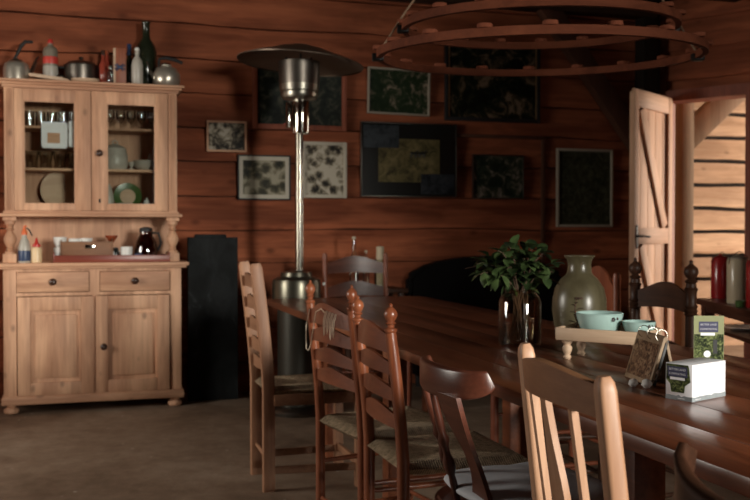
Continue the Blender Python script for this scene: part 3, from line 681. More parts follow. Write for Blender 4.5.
# ------------------------------------------------------------------ pictures
def picture(label, px0, py0, px1, py1, frame_mat, artm, fw=.018, mount=0, mount_mat=None, tilt=0, depth=.022, cat='picture', name='framed_picture'):
    y = 6.60
    a, b = X(px0, y), X(px1, y)
    D0 = y/(.9563-.2924*((px0+px1)/2-375)/950)
    z1 = EYE+(232-py0)*D0/950; z0 = EYE+(232-py1)*D0/950
    w_, h_ = b-a, z1-z0
    t = thing(name, label, cat, ((a+b)/2, y+.022, (z0+z1)/2)); t.rotation_euler = (0, R(tilt), 0)
    fb = MB()
    fb.box(-w_/2, -w_/2+fw, -depth, 0, -h_/2, h_/2, .002).box(w_/2-fw, w_/2, -depth, 0, -h_/2, h_/2, .002)
    fb.box(-w_/2+fw, w_/2-fw, -depth, 0, -h_/2, -h_/2+fw, .002).box(-w_/2+fw, w_/2-fw, -depth, 0, h_/2-fw, h_/2, .002)
    fb.obj('frame', frame_mat, t)
    iw, ih = w_/2-fw, h_/2-fw
    if mount: MB().box(-iw, iw, -.006, -.002, -ih, ih).obj('mount', mount_mat, t)
    MB().box(-iw+mount, iw-mount, -.009, -.004, -ih+mount, ih-mount).obj('print', artm, t)
    return t, iw, ih
BW = [(.30,(.012,.010,.008)),(.48,(.08,.065,.045)),(.62,(.30,.26,.19)),(.75,(.5,.45,.36))]
picture('large dark picture in a red-brown frame directly behind the heater hood', 253, 64, 347, 130, M['redtrim'], art('dark_aerial', [(.35,(.008,.010,.008)),(.55,(.016,.020,.014)),(.8,(.07,.065,.045))], 6, 3), .035)
picture('small black and white landscape photo in a thin wooden frame', 207, 121, 247, 152, M['pinex'], art('bw_trees', BW, 9, 11), .014)
picture('aerial farm photo with cream mount in a black frame left of the heater pole', 238, 155, 291, 200, M['black'], art('farm_aerial', [(.3,(.012,.012,.008)),(.5,(.055,.05,.03)),(.65,(.16,.14,.09)),(.8,(.33,.30,.22))], 9, 21, vor=12), .010, .028, M['mat'])
picture('black and white photo collage in a pale frame right of the heater pole', 302, 142, 347, 198, M['mat'], art('bw_collage', BW, 10, 5, 2.5, vor=14), .024)
picture('green aerial photo in a white frame hanging slightly crooked above the collage', 368, 69, 430, 115, M['pale'], art('green_aerial', [(.36,(.010,.020,.007)),(.56,(.020,.034,.013)),(.68,(.12,.10,.065)),(.8,(.30,.24,.18))], 6, 31), .014, tilt=1)
t, iw, ih = picture('largest picture, a dark aerial view in a black frame with gold edge under the chandelier', 445, 43, 540, 122, M['black'], art('dusk_aerial', [(.36,(.005,.006,.004)),(.55,(.014,.018,.009)),(.66,(.085,.06,.035)),(.8,(.20,.14,.09))], 4.5, 43, 1.6), .028)
q = MB(); q.box(-iw, -iw+.012, -.013, -.008, -ih, ih).box(iw-.008, iw, -.013, -.008, -ih, ih).obj('gold_slip', M['gold'], t)
t, iw, ih = picture('black montage of three photos with a yellow field in a thin silver frame', 361, 123, 457, 197, M['steeld'], M['blackgl'], .008)
MB().box(-iw*.65, iw*.65, -.013, -.009, -ih*.62, ih*.58).obj('yellow_field_photo', art('yellow_field', [(.3,(.035,.028,.012)),(.55,(.10,.08,.03)),(.8,(.17,.13,.06))], 7, 6), t)
MB().box(-iw*.97, -iw*.22, -.014, -.0095, ih*.32, ih*.95).obj('sky_photo', art('grey_sky', [(.3,(.012,.015,.017)),(.7,(.045,.052,.06))], 6, 8), t)
MB().box(iw*.25, iw*.97, -.014, -.0095, -ih*.95, -ih*.38).obj('dusk_photo', art('dusk_photo', [(.3,(.006,.007,.009)),(.7,(.03,.034,.04))], 6, 9), t)
hs = MB()
for dx in (.03, .095):
    hs.tube([(dx-.022,-.0145,.052),(dx,-.0145,.05),(dx+.024,-.0145,.054)], [.008,.010,.008], 6).tube([(dx+.022,-.0145,.055),(dx+.034,-.0145,.068),(dx+.042,-.0145,.062)], [.006,.005,.004], 6)
    for l in (-.02,-.012,.014,.022): hs.tube([(dx+l,-.0145,.05),(dx+l,-.0145,.018)], .0026, 5)
hs.obj('horses_in_photo', M['black'], t)
picture('small dark green aerial photo in a thin frame above the leafy branches', 473, 155, 524, 199, M['steeld'], art('lake_aerial', [(.36,(.010,.014,.009)),(.55,(.028,.036,.022)),(.66,(.10,.08,.06)),(.8,(.22,.19,.15))], 6, 57), .007)
picture('tall olive green notice in a pale frame nearest the open door', 557, 149, 613, 227, M['pale'], art('olive_notice', [(.3,(.016,.018,.010)),(.55,(.034,.036,.020)),(.8,(.06,.06,.036))], 12, 61), .018, .010, art('pale_mount2', [(.3,(.05,.05,.035)),(.7,(.09,.085,.06))], 20, 2), name='framed_notice', cat='notice')

# ------------------------------------------------------------------ table
TX0, TX1, TY0, TY1, TT = .98, 1.905, .05, 5.33, .74
tb = thing('dining_table', 'long dark brown plank dining table running towards the back wall', 'table', ((TX0+TX1)/2, (TY0+TY1)/2, 0))
hx = (TX1-TX0)/2; hy = (TY1-TY0)/2
for k in range(6):
    a = -hx+k*2*hx/6
    MB().box(a+.0006, a+2*hx/6-.0006, -hy, hy, TT-.032, TT, .0022).obj('tabletop_plank', M['table'], tb)
for q in (-hx+.20, hx-.225): MB().box(q, q+.025, -hy+.15, hy-.15, TT-.11, TT-.032, .002).obj('long_apron', M['table'], tb)
for s in (-1, 1): MB().box(-hx+.225, hx-.225, s*(hy-.16)-.012, s*(hy-.16)+.012, TT-.11, TT-.032, .002).obj('end_apron', M['table'], tb)
for yy in (-hy+.3, -.85, .9, hy-.75):
    for s in (-1, 1):
        MB().box(s*(hx-.20)-.04, s*(hx-.20)+.04, yy-.04, yy+.04, 0, TT-.032, .005).obj('leg', M['table'], tb)
    if abs(yy) > 1: MB().box(-(hx-.22), hx-.22, yy-.025, yy+.025, .12, .19, .004).obj('stretcher', M['table'], tb)

# ------------------------------------------------------------------ chairs (local: origin on the floor under the back, +x = facing)
def rnd(n=12, a=1, b=1): return [(a*math.cos(2*PI*k/n), b*math.sin(2*PI*k/n)) for k in range(n)]
def rsq(w, h, r=.3): # rounded rectangle outline
    p = rrect(w, h, min(w, h)*r, 2); return p
def rush_seat(hw0, hw1, x0, x1, z, th=.042):
    t = bmesh.new(); nx, ny = 14, 14; top = []; bot = []
    for side, arr in ((1, top), (-1, bot)):
        for i in range(nx+1):
            row = []
            for j in range(ny+1):
                u, v = i/nx, j/ny*2-1
                hw = hw0+(hw1-hw0)*u; e = min(u, 1-u, (1-abs(v))*.5)*2
                k = math.sqrt(max(0, 1-(1-min(1, e*7))**2))
                sag = -.010*min(1, e*1.4)
                row.append(t.verts.new((x0+(x1-x0)*u, v*hw, z-th/2+side*(th/2)*k + (sag if side > 0 else 0))))
            arr.append(row)
    for i in range(nx):
        for j in range(ny):
            t.faces.new((top[i][j], top[i+1][j], top[i+1][j+1], top[i][j+1])); t.faces.new((bot[i][j], bot[i][j+1], bot[i+1][j+1], bot[i+1][j]))
    bmesh.ops.remove_doubles(t, verts=t.verts, dist=1e-5)
    return MB().merge(t)
def ladder_chair(name, label, loc, rz, hw=.155, style='turned', mz='cherz', my='chery', seat=.47, top=.93, lean=.045, depth=.38, slats=None, sq=None, seatkind='rush', rails=((.13,),(.20,.32)), r=.0165, finial='ball', foot=.0):
    c = thing(name, label, 'chair', loc, rz)
    def px(z):  # centre line of the back posts
        return foot*(-1)*max(0, (seat-z)/seat) + 0 if z < seat else -lean*((z-seat)/(top-seat))**1.25
    for s in (-1, 1):
        y = s*hw
        if style == 'square':
            sec = rrect(*sq, .006, 2)
            pts = [(px(z), y, z) for z in (0, .12, .25, .36, seat, seat+.1, seat+.2, seat+.3, seat+.4, top-.02, top)]
            rad = [1]*9+[.97, .72]
            o = MB().tube(pts, rad, sec=[(a, b) for a, b in [(q[1], q[0]) for q in sec]])
            o.obj('back_post', M[mz], c)
        else:
            zs = [0,.03,.12,.20,.28,seat-.03,seat,seat+.1,seat+.2,seat+.3,top-.055]
            pts = [(px(z), y, z) for z in zs]; rr = [r*.75,r*.85,r,r*1.05,r,r*1.05,r*1.08,r,r*.98,r*.95,r*.9]
            o = MB().tube(pts, rr, 14)
            lx = px(top-.055)
            if finial == 'ball':
                pr = [(r*.9,0),(r*1.05,.004),(r*1.05,.010),(r*.55,.015),(r*.62,.022),(r*.95,.026),(r*.6,.031),(r*.85,.037),(r*1.12,.048),(r*1.0,.060),(r*.6,.068),(r*.25,.073),(r*.3,.079),(.001,.083)]
            elif finial == 'big':
                pr = [(r*.9,-.12),(r*1.2,-.115),(r*.95,-.108),(r*1.2,-.10),(r*.95,-.092),(r*1.2,-.085),(r*.95,-.075),(r*1.0,-.03),(r*1.25,-.02),(r*.6,-.008),(r*.7,0),(r*1.2,.008),(r*.6,.018),(r*1.0,.026),(r*1.3,.042),(r*1.1,.058),(r*.5,.068),(r*.3,.075),(r*.35,.082),(.001,.088)]
            else:
                pr = [(r*.9,0),(r*1.0,.03),(r*.8,.05),(.002,.056)]
            o.lathe(pr, 16, Tm(lx, y, top-.055))
            p = o.obj('back_post', M[mz], c)
    slats = slats or [(.80,.10),(.705,.055),(.625,.052),(.55,.055)]
    for zc, h in slats:
        arch = h*.27
        zt = lambda u, zc=zc, h=h, a=arch: zc+h/2-a+a*math.sin(PI*u)**1.5*1.6-.2*a
        zb = lambda u, zc=zc, h=h, a=arch: zc-h/2+a*.35*math.sin(PI*u)
        MB().slat((px(zc), -hw+r*.3), (px(zc), hw-r*.3), zt, zb, .022, .009).obj('slat', M[my], c)
    fw = hw+.03; x1 = depth
    if seatkind == 'rush': rush_seat(hw+.008, fw+.012, -.012, x1+.01, seat).obj('rush_seat', M['rush'], c)
    else: MB().box(-.005, x1+.02, -fw-.01, fw+.01, seat-.03, seat, .008).obj('seat', M[my], c)
    for s in (-1, 1):
        if style == 'square': MB().box(x1-.02, x1+.02, s*fw-.02, s*fw+.02, 0, seat-.018, .003).obj('front_leg', M[mz], c)
        else: MB().lathe([(r*.7,0),(r*.95,.03),(r*.7,.06),(r,.10),(r*1.05,.2),(r,.3),(r,seat-.02)], 14, Tm(x1-.005, s*fw, 0)).obj('front_leg', M[mz], c)
    def rail(z, kind):
        rr = .009
        if kind == 'side':
            for s in (-1, 1):
                if style == 'square': MB().tube([(px(z), s*hw, z), (x1, s*fw, z)], 1, sec=rrect(.018, .032, .003, 1)).obj('stretcher', M[my], c)
                else: MB().tube([(px(z), s*hw, z), (x1*.5, s*(hw+fw)/2, z), (x1, s*fw, z)], [rr*.8, rr*1.15, rr*.8], 10).obj('stretcher', M[mz], c)
        elif kind == 'front':
            if style == 'square': MB().box(x1-.009, x1+.009, -fw, fw, z-.016, z+.016, .003).obj('stretcher', M[my], c)
            else: MB().tube([(x1-.005, -fw, z), (x1-.005, 0, z), (x1-.005, fw, z)], [rr*.8, rr*1.15, rr*.8], 10).obj('stretcher', M[mz], c)
        else:
            MB().tube([(px(z), -hw, z), (px(z), 0, z), (px(z), hw, z)], [rr*.8, rr*1.1, rr*.8], 10).obj('stretcher', M[mz], c)
    for z in rails[1]: rail(z, 'side')
    for z in rails[0]: rail(z, 'front')
    rail(rails[1][0]+.05, 'back')
    if style == 'square':
        for s in (-1, 1): MB().box(.02, x1-.02, s*(hw+fw)/2-.010, s*(hw+fw)/2+.010, seat-.085, seat-.035, .003, ).obj('seat_rail', M['oakx'], c)
        MB().box(x1-.012, x1+.012, -fw+.02, fw-.02, seat-.085, seat-.035, .003).obj('seat_rail', M['oakx'], c)
    return c
A = ladder_chair('ladderback_chair', 'pale oak ladderback chair with square posts, furthest left at the table', (.755, 4.195, 0), 0, .155, 'square', 'oakz', 'oakx', .455, .985, .055, .40,
                 [(.905,.06),(.81,.06),(.715,.06),(.625,.06),(.545,.055)], (.052,.036), rails=((.10,),(.09,)), foot=.0)
B = ladder_chair('ladderback_chair', 'red-brown ladderback chair with rush seat and twine over its top slat', (.832, 3.125, 0), R(9), .177, r=.0165, top=.922, rails=((.14,.26),(.12,.30)), lean=.045, slats=[(.835,.072),(.765,.055),(.695,.052),(.625,.055)])
Cc = ladder_chair('ladderback_chair', 'red-brown ladderback chair with rush seat nearest the bow-back chair', (.858, 2.700, 0), 0, .168, r=.0175, top=.893, rails=((.14,.26),(.16,.30)), lean=.045, slats=[(.815,.075),(.74,.052),(.665,.052),(.588,.058)])
# twine thrown over chair B
tw = []
def tp(y, z, dx=-.018): return (dx, y, z)
pts = [(-.020,.165,.845),(-.028,.150,.80),(-.030,.135,.765),(-.034,.12,.775),(-.040,.09,.80),(-.044,.06,.845),(-.046,.04,.868),(-.046,.01,.868)]
q = MB().tube([(-.02,.15,.86),(-.032,.155,.80),(-.028,.165,.72),(-.03,.14,.715),(-.036,.10,.745),(-.040,.07,.80),(-.042,.04,.86),(-.040,.0,.873),(-.040,-.03,.862)], .0017, 6)
for k in range(4):
    y = -.035-.026*k; dz = .010*math.sin(k*2.1)
    q.tube([(-.032,y,.868-.002*k),(-.042,y-.003,.84),(-.044,y-.006,.80+dz),(-.043,y+.002,.785+dz),(-.042,y+.008,.80+dz),(-.041,y+.012,.84),(-.031,y+.012,.868-.002*k)], .0015, 6)
o = q.obj('twine', M['twine']); place(o, B.location+Vector((-.030,-.002,-.012)), R(9)); tag(o, 'pale twine looped over the top slat of a red-brown ladderback chair', 'twine')

def bow_chair(label, loc, rz, mz, my, seatz=.47, hw=.24, dep=.16, topz=.81, horn=.018, tip=.6, us=(-.80,-.58,-.34,.34,.58,.80), su=0, bx0=.045):
    c = thing('bow_back_chair', label, 'chair', loc, rz)
    N = 22; pts = []
    for i in range(N+1):
        u = i/N*2-1
        y = hw*math.sin(u*PI/2*.98)*1.0; x = dep*(1-math.cos(u*PI/2*.98))
        z = topz-.036+horn*abs(u)**3
        pts.append((x, y, z))
    hs = [tip+(1-tip)*math.sin(PI*i/N)**.6 for i in range(N+1)]
    sec = rrect(.026, .074, .009, 3)
    MB().tube(pts, hs, sec=sec).obj('crest_rail', M[my], c)
    # seat
    outl = []
    for k in range(28):
        a = 2*PI*k/28; rx, ry = .205, .215
        cx_ = math.copysign(abs(math.cos(a))**.75, math.cos(a)); sy = math.copysign(abs(math.sin(a))**.75, math.sin(a))
        outl.append((.235+rx*cx_, ry*sy*(1+.06*cx_)))
    MB().prism(outl, seatz-.035, seatz, bev=.008).obj('seat', M[my], c)
    def back(u, b=.0): return Vector((dep*(1-math.cos(u*PI/2)), hw*math.sin(u*PI/2), topz-.065))
    # splat
    zb, zt = seatz-.005, topz-.06
    t = bmesh.new(); rings = []
    for i in range(13):
        u = i/12; z = zb+(zt-zb)*u; xx = (bx0+.01)*(1-u)+.004+.012*math.sin(u*PI*1.6)
        wv = .036+.014*math.cos(u*PI*2.0+.4)
        rings.append([t.verts.new(p) for p in ((xx-.006,su-wv,z),(xx+.006,su-wv,z),(xx+.006,su+wv,z),(xx-.006,su+wv,z))])
    for a, b in zip(rings, rings[1:]):
        for k in range(4): t.faces.new((a[k], a[(k+1)%4], b[(k+1)%4], b[k]))
    t.faces.new(rings[0][::-1]); t.faces.new(rings[-1]); MB().merge(t).obj('splat', M[my], c)
    for u in us:
        p1 = back(u); p0 = Vector((.19+bx0-.19*math.cos(u*1.35)*1.0, .195*math.sin(u*1.4), seatz-.005)); ps, rr = [], []
        for i in range(17):
            s = i/16; p = p0.lerp(p1, s); ps.append(p)
            rr.append(.0075+.0035*math.sin(PI*s)+(.004 if 5 <= i <= 6 or i in (9,) else 0)-(.002 if i in (4,7,8,10) else 0))
        MB().tube(ps, rr, 10).obj('spindle', M[mz], c)
    for (x, y, ex, ey) in ((.09,.14,-.05,.05),(.09,-.14,-.05,-.05),(.37,.15,.03,.04),(.37,-.15,.03,-.04)):
        ps = [Vector((x+ex, y+ey, 0)).lerp(Vector((x, y, seatz-.03)), s/12) for s in range(13)]
        rr = [.011,.013,.017,.019,.014,.019,.015,.018,.020,.020,.018,.017,.016]
        MB().tube(ps, rr, 12).obj('leg', M[mz], c)
    for s in (-1, 1): MB().tube([(.063, s*.167, .18), (.225, s*.17, .18), (.38, s*.168, .18)], [.008,.014,.008], 10).obj('stretcher', M[mz], c)
    MB().tube([(.225,-.17,.18),(.225,0,.18),(.225,.17,.18)], [.008,.014,.008], 10).obj('stretcher', M[mz], c)
    return c
D = bow_chair('dark mahogany bow-back chair with turned spindles and a grey seat cushion', (.79, 2.085, 0), R(5), 'mahz', 'mahy', hw=.152, dep=.06, us=(.52,.12), su=-.075, bx0=.07)
t = bmesh.new(); bmesh.ops.create_uvsphere(t, u_segments=36, v_segments=18, radius=1)
for v in t.verts:
    def se(a, p): return math.copysign(abs(a)**p, a)
    x, y, z = v.co
    r2 = math.hypot(x, y) or 1e-6
    ang = math.atan2(y, x); k = 1/max(abs(math.cos(ang)), abs(math.sin(ang)))**.55
    wr_ = .004*noise.noise(Vector((x*4, y*4, 3)))+.006*noise.noise(Vector((x*2, y*2, 8)))
    v.co = Vector((x*k*.185, y*k*.19, se(z, .8)*.026*(1+.3*(1-r2)) + wr_*(1 if z > 0 else .1)))
cu = MB().merge(t); cu = cu.obj('seat_cushion', M['cloth'], smooth=180); place(cu, (.79+.245, 2.095, .4995), R(5)); tag(cu, 'grey-white cotton cushion on the seat of the bow-back chair', 'cushion')
F = bow_chair('near-black bow-back chair at the bottom right corner, nearest the camera', (.632, .75, 0), R(3), 'ebz', 'eby', seatz=.48, hw=.20, dep=.055, topz=.840, horn=.065, tip=.42)

# chair E, foreground
E = thing('slat_back_chair', 'light wood chair with vase-shaped splat in the foreground, cropped by the picture edge', 'chair', (.732, 1.275, 0), R(-10))
hw = .185; st = .48; tp_ = .931
def ex(z): return -.050*max(0, (z-st)/(tp_-st)) if z > st else -.03*(st-z)/st
for s in (-1, 1):
    sec = [(b, a) for a, b in rrect(.028, .032, .007, 3)]
    MB().tube([(ex(z), s*hw, z) for z in (0,.15,.3,.42,st,st+.12,st+.24,st+.34,tp_-.02,tp_-.008,tp_)], [.85,.92,1,1,1,1,.98,.95,.92,.8,.5], sec=sec).obj('back_post', M['beechz'], E)
MB().slat((ex(.90), -hw+.012), (ex(.90), hw-.012), lambda u: .905+.017*math.sin(PI*u)**1.3+.014*(1-u), lambda u: .859+.006*math.sin(PI*u)+.014*(1-u), .028, .016, lean=.10).obj('crest_rail', M['beechy'], E)
MB().slat((ex(.53), -hw+.012), (ex(.53), hw-.012), lambda u: .565, lambda u: .525, .012, .014).obj('lower_rail', M['beechz'], E)
def vslat(y, wf, z0=.55, z1=.87):
    t = bmesh.new(); rings = []; n = 14
    for i in range(n+1):
        u = i/n; z = z0+(z1-z0)*u; x = ex(z)-.028*math.cos(y/hw*PI/2)*u-.010*(1-u); w2 = wf(u)
        rings.append([t.verts.new(p) for p in ((x-.005,y-w2,z),(x+.005,y-w2,z),(x+.005,y+w2,z),(x-.005,y+w2,z))])
    for a, b in zip(rings, rings[1:]):
        for k in range(4): t.faces.new((a[k], a[(k+1)%4], b[(k+1)%4], b[k]))
    t.faces.new(rings[0][::-1]); t.faces.new(rings[-1]); return MB().merge(t)
vslat(.0, lambda u: .013+.020*math.exp(-((u-.55)/.22)**2)).obj('splat', M['beechz'], E)
for y in (-.098, .098): vslat(y, lambda u: .0085).obj('slat', M['beechz'], E)
MB().prism([(-.02,-.18),(-.02,.18),(.36,.215),(.40,.19),(.41,0),(.40,-.19),(.36,-.215)], st-.03, st, bev=.008).obj('seat', M['beechz'], E)
for s in (-1, 1):
    MB().lathe([(.013,0),(.018,.04),(.014,.08),(.019,.14),(.02,.3),(.017,.36),(.02,.45)], 14, Tm(.35, s*.18, 0)).obj('front_leg', M['beechz'], E)
    MB().tube([(-.02, s*hw, .2), (.17, s*.19, .2), (.35, s*.18, .2)], [.009,.013,.009], 10).obj('stretcher', M['beechz'], E)
MB().tube([(.35,-.18,.26),(.35,0,.26),(.35,.18,.26)], [.009,.013,.009], 10).obj('stretcher', M['beechz'], E)

G = ladder_chair('turned_chair', 'dark oak chair with ball finials on turned posts on the far side of the table', (2.13, 3.18, 0), R(180), .185, mz='ebz', my='eby', seat=.46, top=.985, lean=-.0, r=.021, finial='big', slats=[(.868,.10),(.66,.07)], rails=((.14,.26),(.16,.30)))
Hc = ladder_chair('broad_back_chair', 'rust-red chair with one broad back board behind the stoneware jar', (2.13, 3.69, 0), R(180), .185, mz='rusz', my='rusz', seat=.46, top=.95, lean=-.0, r=.018, finial='plain', slats=[(.845,.21)], rails=((.14,),(.16,.30)))
I = ladder_chair('ladderback_chair', 'dark ladderback chair with arched slats at the far end of the table', (X(356,5.93), 5.93, 0), R(-90), .205, mz='rusz', my='mahy', seat=.46, top=.985, lean=.02, r=.0175, finial='plain', slats=[(.90,.105),(.745,.095),(.60,.08)], rails=((.14,),(.16,.30)))

# ------------------------------------------------------------------ things at the back
bt = thing('side_bench', 'low dark console table against the wall behind the far end chair', 'console table', (X(372,6.33), 6.36, 0))
MB().box(-.24, .22, -.17, .17, .70, .73, .004).obj('top', M['ebz'], bt)
for x in (-.20, .18):
    for y in (-.13, .13): MB().box(x-.02, x+.02, y-.02, y+.02, 0, .70, .003).obj('leg', M['ebz'], bt)
def backbottle(label, px, h, r, mat, name='bottle', y=6.30, cat='bottle'):
    t = thing(name, label, cat, (X(px, y), y, .73))
    L([(r*.9,0),(r,.005),(r,h*.55),(r*.4,h*.72),(r*.36,h*.97)], 20, ).obj('body', mat, t)
    L([(r*.45,h*.96),(r*.46,h),(r*.3,h+.004)], 14).obj('stopper', M['candle'], t); return t
backbottle('clear glass bottle seen above the far end chair, left of the candle', 354, .355, .032, M['gl2'])
backbottle('short clear bottle between the taller bottle and the candle', 366, .26, .022, M['jar'])
cn = thing('candle', 'thick pale candle in a glass holder behind the far end chair', 'candle', (X(380,6.30), 6.30, .73))
L([(.038,0),(.04,.004),(.04,.20),(.037,.20),(.036,.01),(.001,.009)], 20, cap=False).obj('holder', M['gl2'], cn)
L([(.027,.012),(.027,.285),(.02,.29),(.012,.287)], 18).obj('wax', M['candle'], cn)
MB().tube([(0,0,.286),(.001,0,.306)], .0015, 5).obj('wick', M['black'], cn)
sf = thing('sofa', 'black sofa with a curved back in the dark below the montage', 'sofa', (2.86, 6.28, 0))
pr = []
for i in range(17):
    u = i/16; pr.append((-.62+1.24*u, .80+.14*math.sin(PI*u)**.6))
MB().prism([(-.62,.12)]+pr+[(.62,.12)], -.32, -.20, Tm(0,0,0,0,R(90)), .03).obj('back', M['leather'], sf)
MB().box(-.62, .62, -.40, .22, .12, .42, .05).obj('seat', M['leather'], sf)
for s in (-1, 1): MB().box(s*.62-.07, s*.62+.07, -.42, .25, .12, .60, .04).obj('arm', M['leather'], sf)
for x in (-.55,.55):
    for y in (-.33, .2): MB().lathe([(.02,0),(.028,.12)], 12, Tm(x, y, 0)).obj('foot', M['black'], sf)

# counter on the right with the canisters
cr = math.atan2(.94, .34)-PI/2
ctx, cty = 3.27+.94*.26, 4.54-.34*.26
cn_ = thing('counter', 'dark red-brown counter with an open shelf to the right of the door', 'counter', (3.27, 4.54, 0), cr)
MB().box(0, .55, -1.75, .02, .715, .75, .005).obj('countertop', M['shelfw'], cn_)
MB().box(.03, .53, -1.72, 0, .585, .605, .002).obj('shelf', M['shelfw'], cn_)
for y in (-.03, -1.68):
    for x in (.05, .50): MB().box(x-.03, x+.03, y-.03, y+.03, 0, .715, .003).obj('leg', M['shelfw'], cn_)
MB().box(.03, .05, -1.65, -.06, .68, .715, .002).obj('apron', M['shelfw'], cn_)
def canister(label, loc, r, h, body, grp=None):
    t = thing('canister', label, 'canister', loc)
    L([(r*.96,0),(r,.005),(r,h*.86),(r*.9,h*.90),(r*.84,h*.91)], 32).obj('body', M[body], t)
    L([(r*.90,h*.90),(r*.92,h*.925),(r*.6,h*.96),(r*.2,h*.975),(r*.16,h*.985),(r*.24,h),(r*.1,h*1.015)], 24).obj('lid', M[body if body != 'creamenam' else 'pale'], t)
    MB().tube([(-r*1.0,0,h*.80),(-r*1.05,-.01,h*.94),(0,-.015,h*1.06),(r*1.05,-.01,h*.94),(r*1.0,0,h*.80)], .0022, 6).obj('wire_bail', M['iron'], t); return t
def cpos(px, off=.10):
    for k in range(400):
        D_ = 4+k*.005; u = (px-375)/950; x, y = D_*(.2924+.9563*u), D_*(.9563-.2924*u)
        lx = (x-3.27)*math.cos(cr)+(y-4.54)*math.sin(cr)
        if lx > off: return (x, y, .75)
canister('red enamel canister with wire handle, leftmost on the counter', cpos(720.5, .13), .050, .245, 'redenam')
canister('cream enamel canister between two red ones on the counter', cpos(737.5, .10), .052, .255, 'creamenam')
canister('red enamel canister at the right edge of the picture, beside the cream one', cpos(757, .10), .050, .25, 'redenam')
solo('green_cup', L([(.018,0),(.022,.003),(.026,.03),(.024,.032),(.018,.006)]), M['green'], 'small dark green cup in front of the cream canister', 'cup', cpos(741, .03))
p = cpos(742, .17); solo('plate', L([(.05,0),(.06,.003),(.10,.012),(.102,.016),(.06,.008),(.001,.006)], 28), M['white'], 'white plate on the open shelf below the canisters', 'plate', (p[0]-.03, p[1]-.06, .605))

# ------------------------------------------------------------------ things on the table
TZ2 = TT
jr = thing('glass_jar', 'wide clear glass jar holding leafy branches on the table', 'jar', (1.39, 2.89, TZ2))
L([(.060,0),(.069,.006),(.071,.02),(.071,.145),(.064,.165),(.050,.178),(.050,.19),(.047,.19),(.047,.177),(.061,.163),(.067,.144),(.067,.022),(.06,.012),(.001,.011)], 36, cap=False).obj('jar_body', M['jar'], jr)
L([(.0658,.013),(.0658,.075),(.001,.0752)], 30).obj('water', M['water'], jr)
MB().tube([(.0535*math.cos(2*PI*k/24), .0535*math.sin(2*PI*k/24), .187) for k in range(25)], .0035, 8).obj('rim', M['jar'], jr)
random.seed(12)
lv = thing('leafy_branches', 'dark green leafy branches standing in the glass jar', 'branches', (1.39, 2.89, TZ2+.013))
stm = MB(); lf = bmesh.new()
def leaf(t, p, d, up, ln, w):
    d = d.normalized(); s = d.cross(up)
    if s.length < .1: s = d.cross(Vector((1,0,0)))
    s.normalize(); n = s.cross(d)
    rows = []
    for i in range(6):
        u = i/5; ww = w*math.sin(PI*min(1, u*.92+.06))**.8*(1.0 if u < .95 else .4)
        c = p+d*ln*u+n*(-.25*ln*u*u)
        rows.append([t.verts.new(c-s*ww+n*ww*.35), t.verts.new(c), t.verts.new(c+s*ww+n*ww*.35)])
    for a, b in zip(rows, rows[1:]):
        for k in range(2): t.faces.new((a[k], a[k+1], b[k+1], b[k]))
CR, CF = Vector((.956,-.292,0)), Vector((.292,.956,0))
tips = [(-.15,.13),(-.17,.07),(-.13,.17),(-.09,.20),(-.05,.22),(-.02,.19),(.03,.20),(.06,.17),(.095,.19),(.12,.13),(.13,.08),(-.12,.04),(-.18,.10),(.02,.13),(-.06,.11),(.08,.07),(-.03,.24),(.05,.22),(-.09,.02),(.10,.03),(0,.05),(-.04,.07),(.05,.05)]
for i, (a, h) in enumerate(tips):
    tip = CR*a*.97+CF*random.uniform(-.11,.11)+Vector((0,0,.175+h*.66))
    base = Vector((random.uniform(-.03,.03), random.uniform(-.03,.03), .006)); mid = Vector((tip.x*.18, tip.y*.18, .178))
    ps = []
    for k in range(9):
        s = k/8
        if s < .5: ps.append(base.lerp(mid, s*2))
        else:
            q = (s-.5)*2; ps.append(mid.lerp(tip, q)+Vector((0,0,.035*math.sin(PI*q))))
    stm.tube(ps, [.0028,.0027,.0026,.0025,.0023,.002,.0018,.0014,.001], 6)
    for k in range(random.randint(9, 12)):
        s = random.uniform(.62, 1); p = ps[min(8, int(s*8))].copy()
        dr_ = Vector((random.uniform(-1,1), random.uniform(-1,1), random.uniform(-.9,.5)))+(tip-mid).normalized()*.6
        leaf(lf, p, dr_, Vector((0,0,1)), random.uniform(.036,.058), random.uniform(.013,.020))
stm.obj('stems', M['twig'], lv); MB().merge(lf).obj('foliage', M['leaf'], lv, 180)

vs = thing('stoneware_jar', 'big olive-brown stoneware jar with a narrow neck on the table', 'jar', (1.69, 3.03, TZ2))
L([(.066,0),(.074,.004),(.089,.05),(.096,.10),(.095,.14),(.086,.18),(.066,.212),(.048,.228),(.043,.238),(.041,.262),(.044,.282),(.054,.293),(.053,.297),(.045,.293),(.038,.27),(.038,.24)], 48).obj('jar_body', M['vase'], vs)
MB().tube([(-.055,-.068,.15),(-.055,-.088,.15),(-.040,-.090,.15),(-.040,-.070,.15)], .004).obj('lug', M['twig'], vs)

TA = math.atan2(-.785, .62)
ty_ = thing('footed_tray', 'pale wooden tray on short turned feet holding enamel bowls', 'tray', (1.345, 2.55, TZ2), TA)
W_, D_ = .265, .158; TL = .062
MB().box(0, W_, 0, D_, TL, TL+.008, .001).obj('base', M['tray'], ty_)
for q in (-.004, D_-.006): MB().box(0, W_, q, q+.010, TL-.004, TL+.034, .003).obj('long_side', M['tray'], ty_)
for q in (-.004, W_-.006): MB().box(q, q+.010, 0, D_, TL-.004, TL+.034, .003).obj('short_side', M['tray'], ty_)
for x in (.025, W_-.025):
    for y in (.025, D_-.025):
        MB().lathe([(.009,0),(.013,.006),(.009,.014),(.014,.026),(.015,.034),(.010,.044),(.016,.052),(.016,TL)], 16, Tm(x, y, 0)).obj('foot', M['tray'], ty_)
def tpos(lx, ly, z=TL+.008):
    return (1.345+lx*.62+ly*.785, 2.55-lx*.785+ly*.62, TZ2+z)
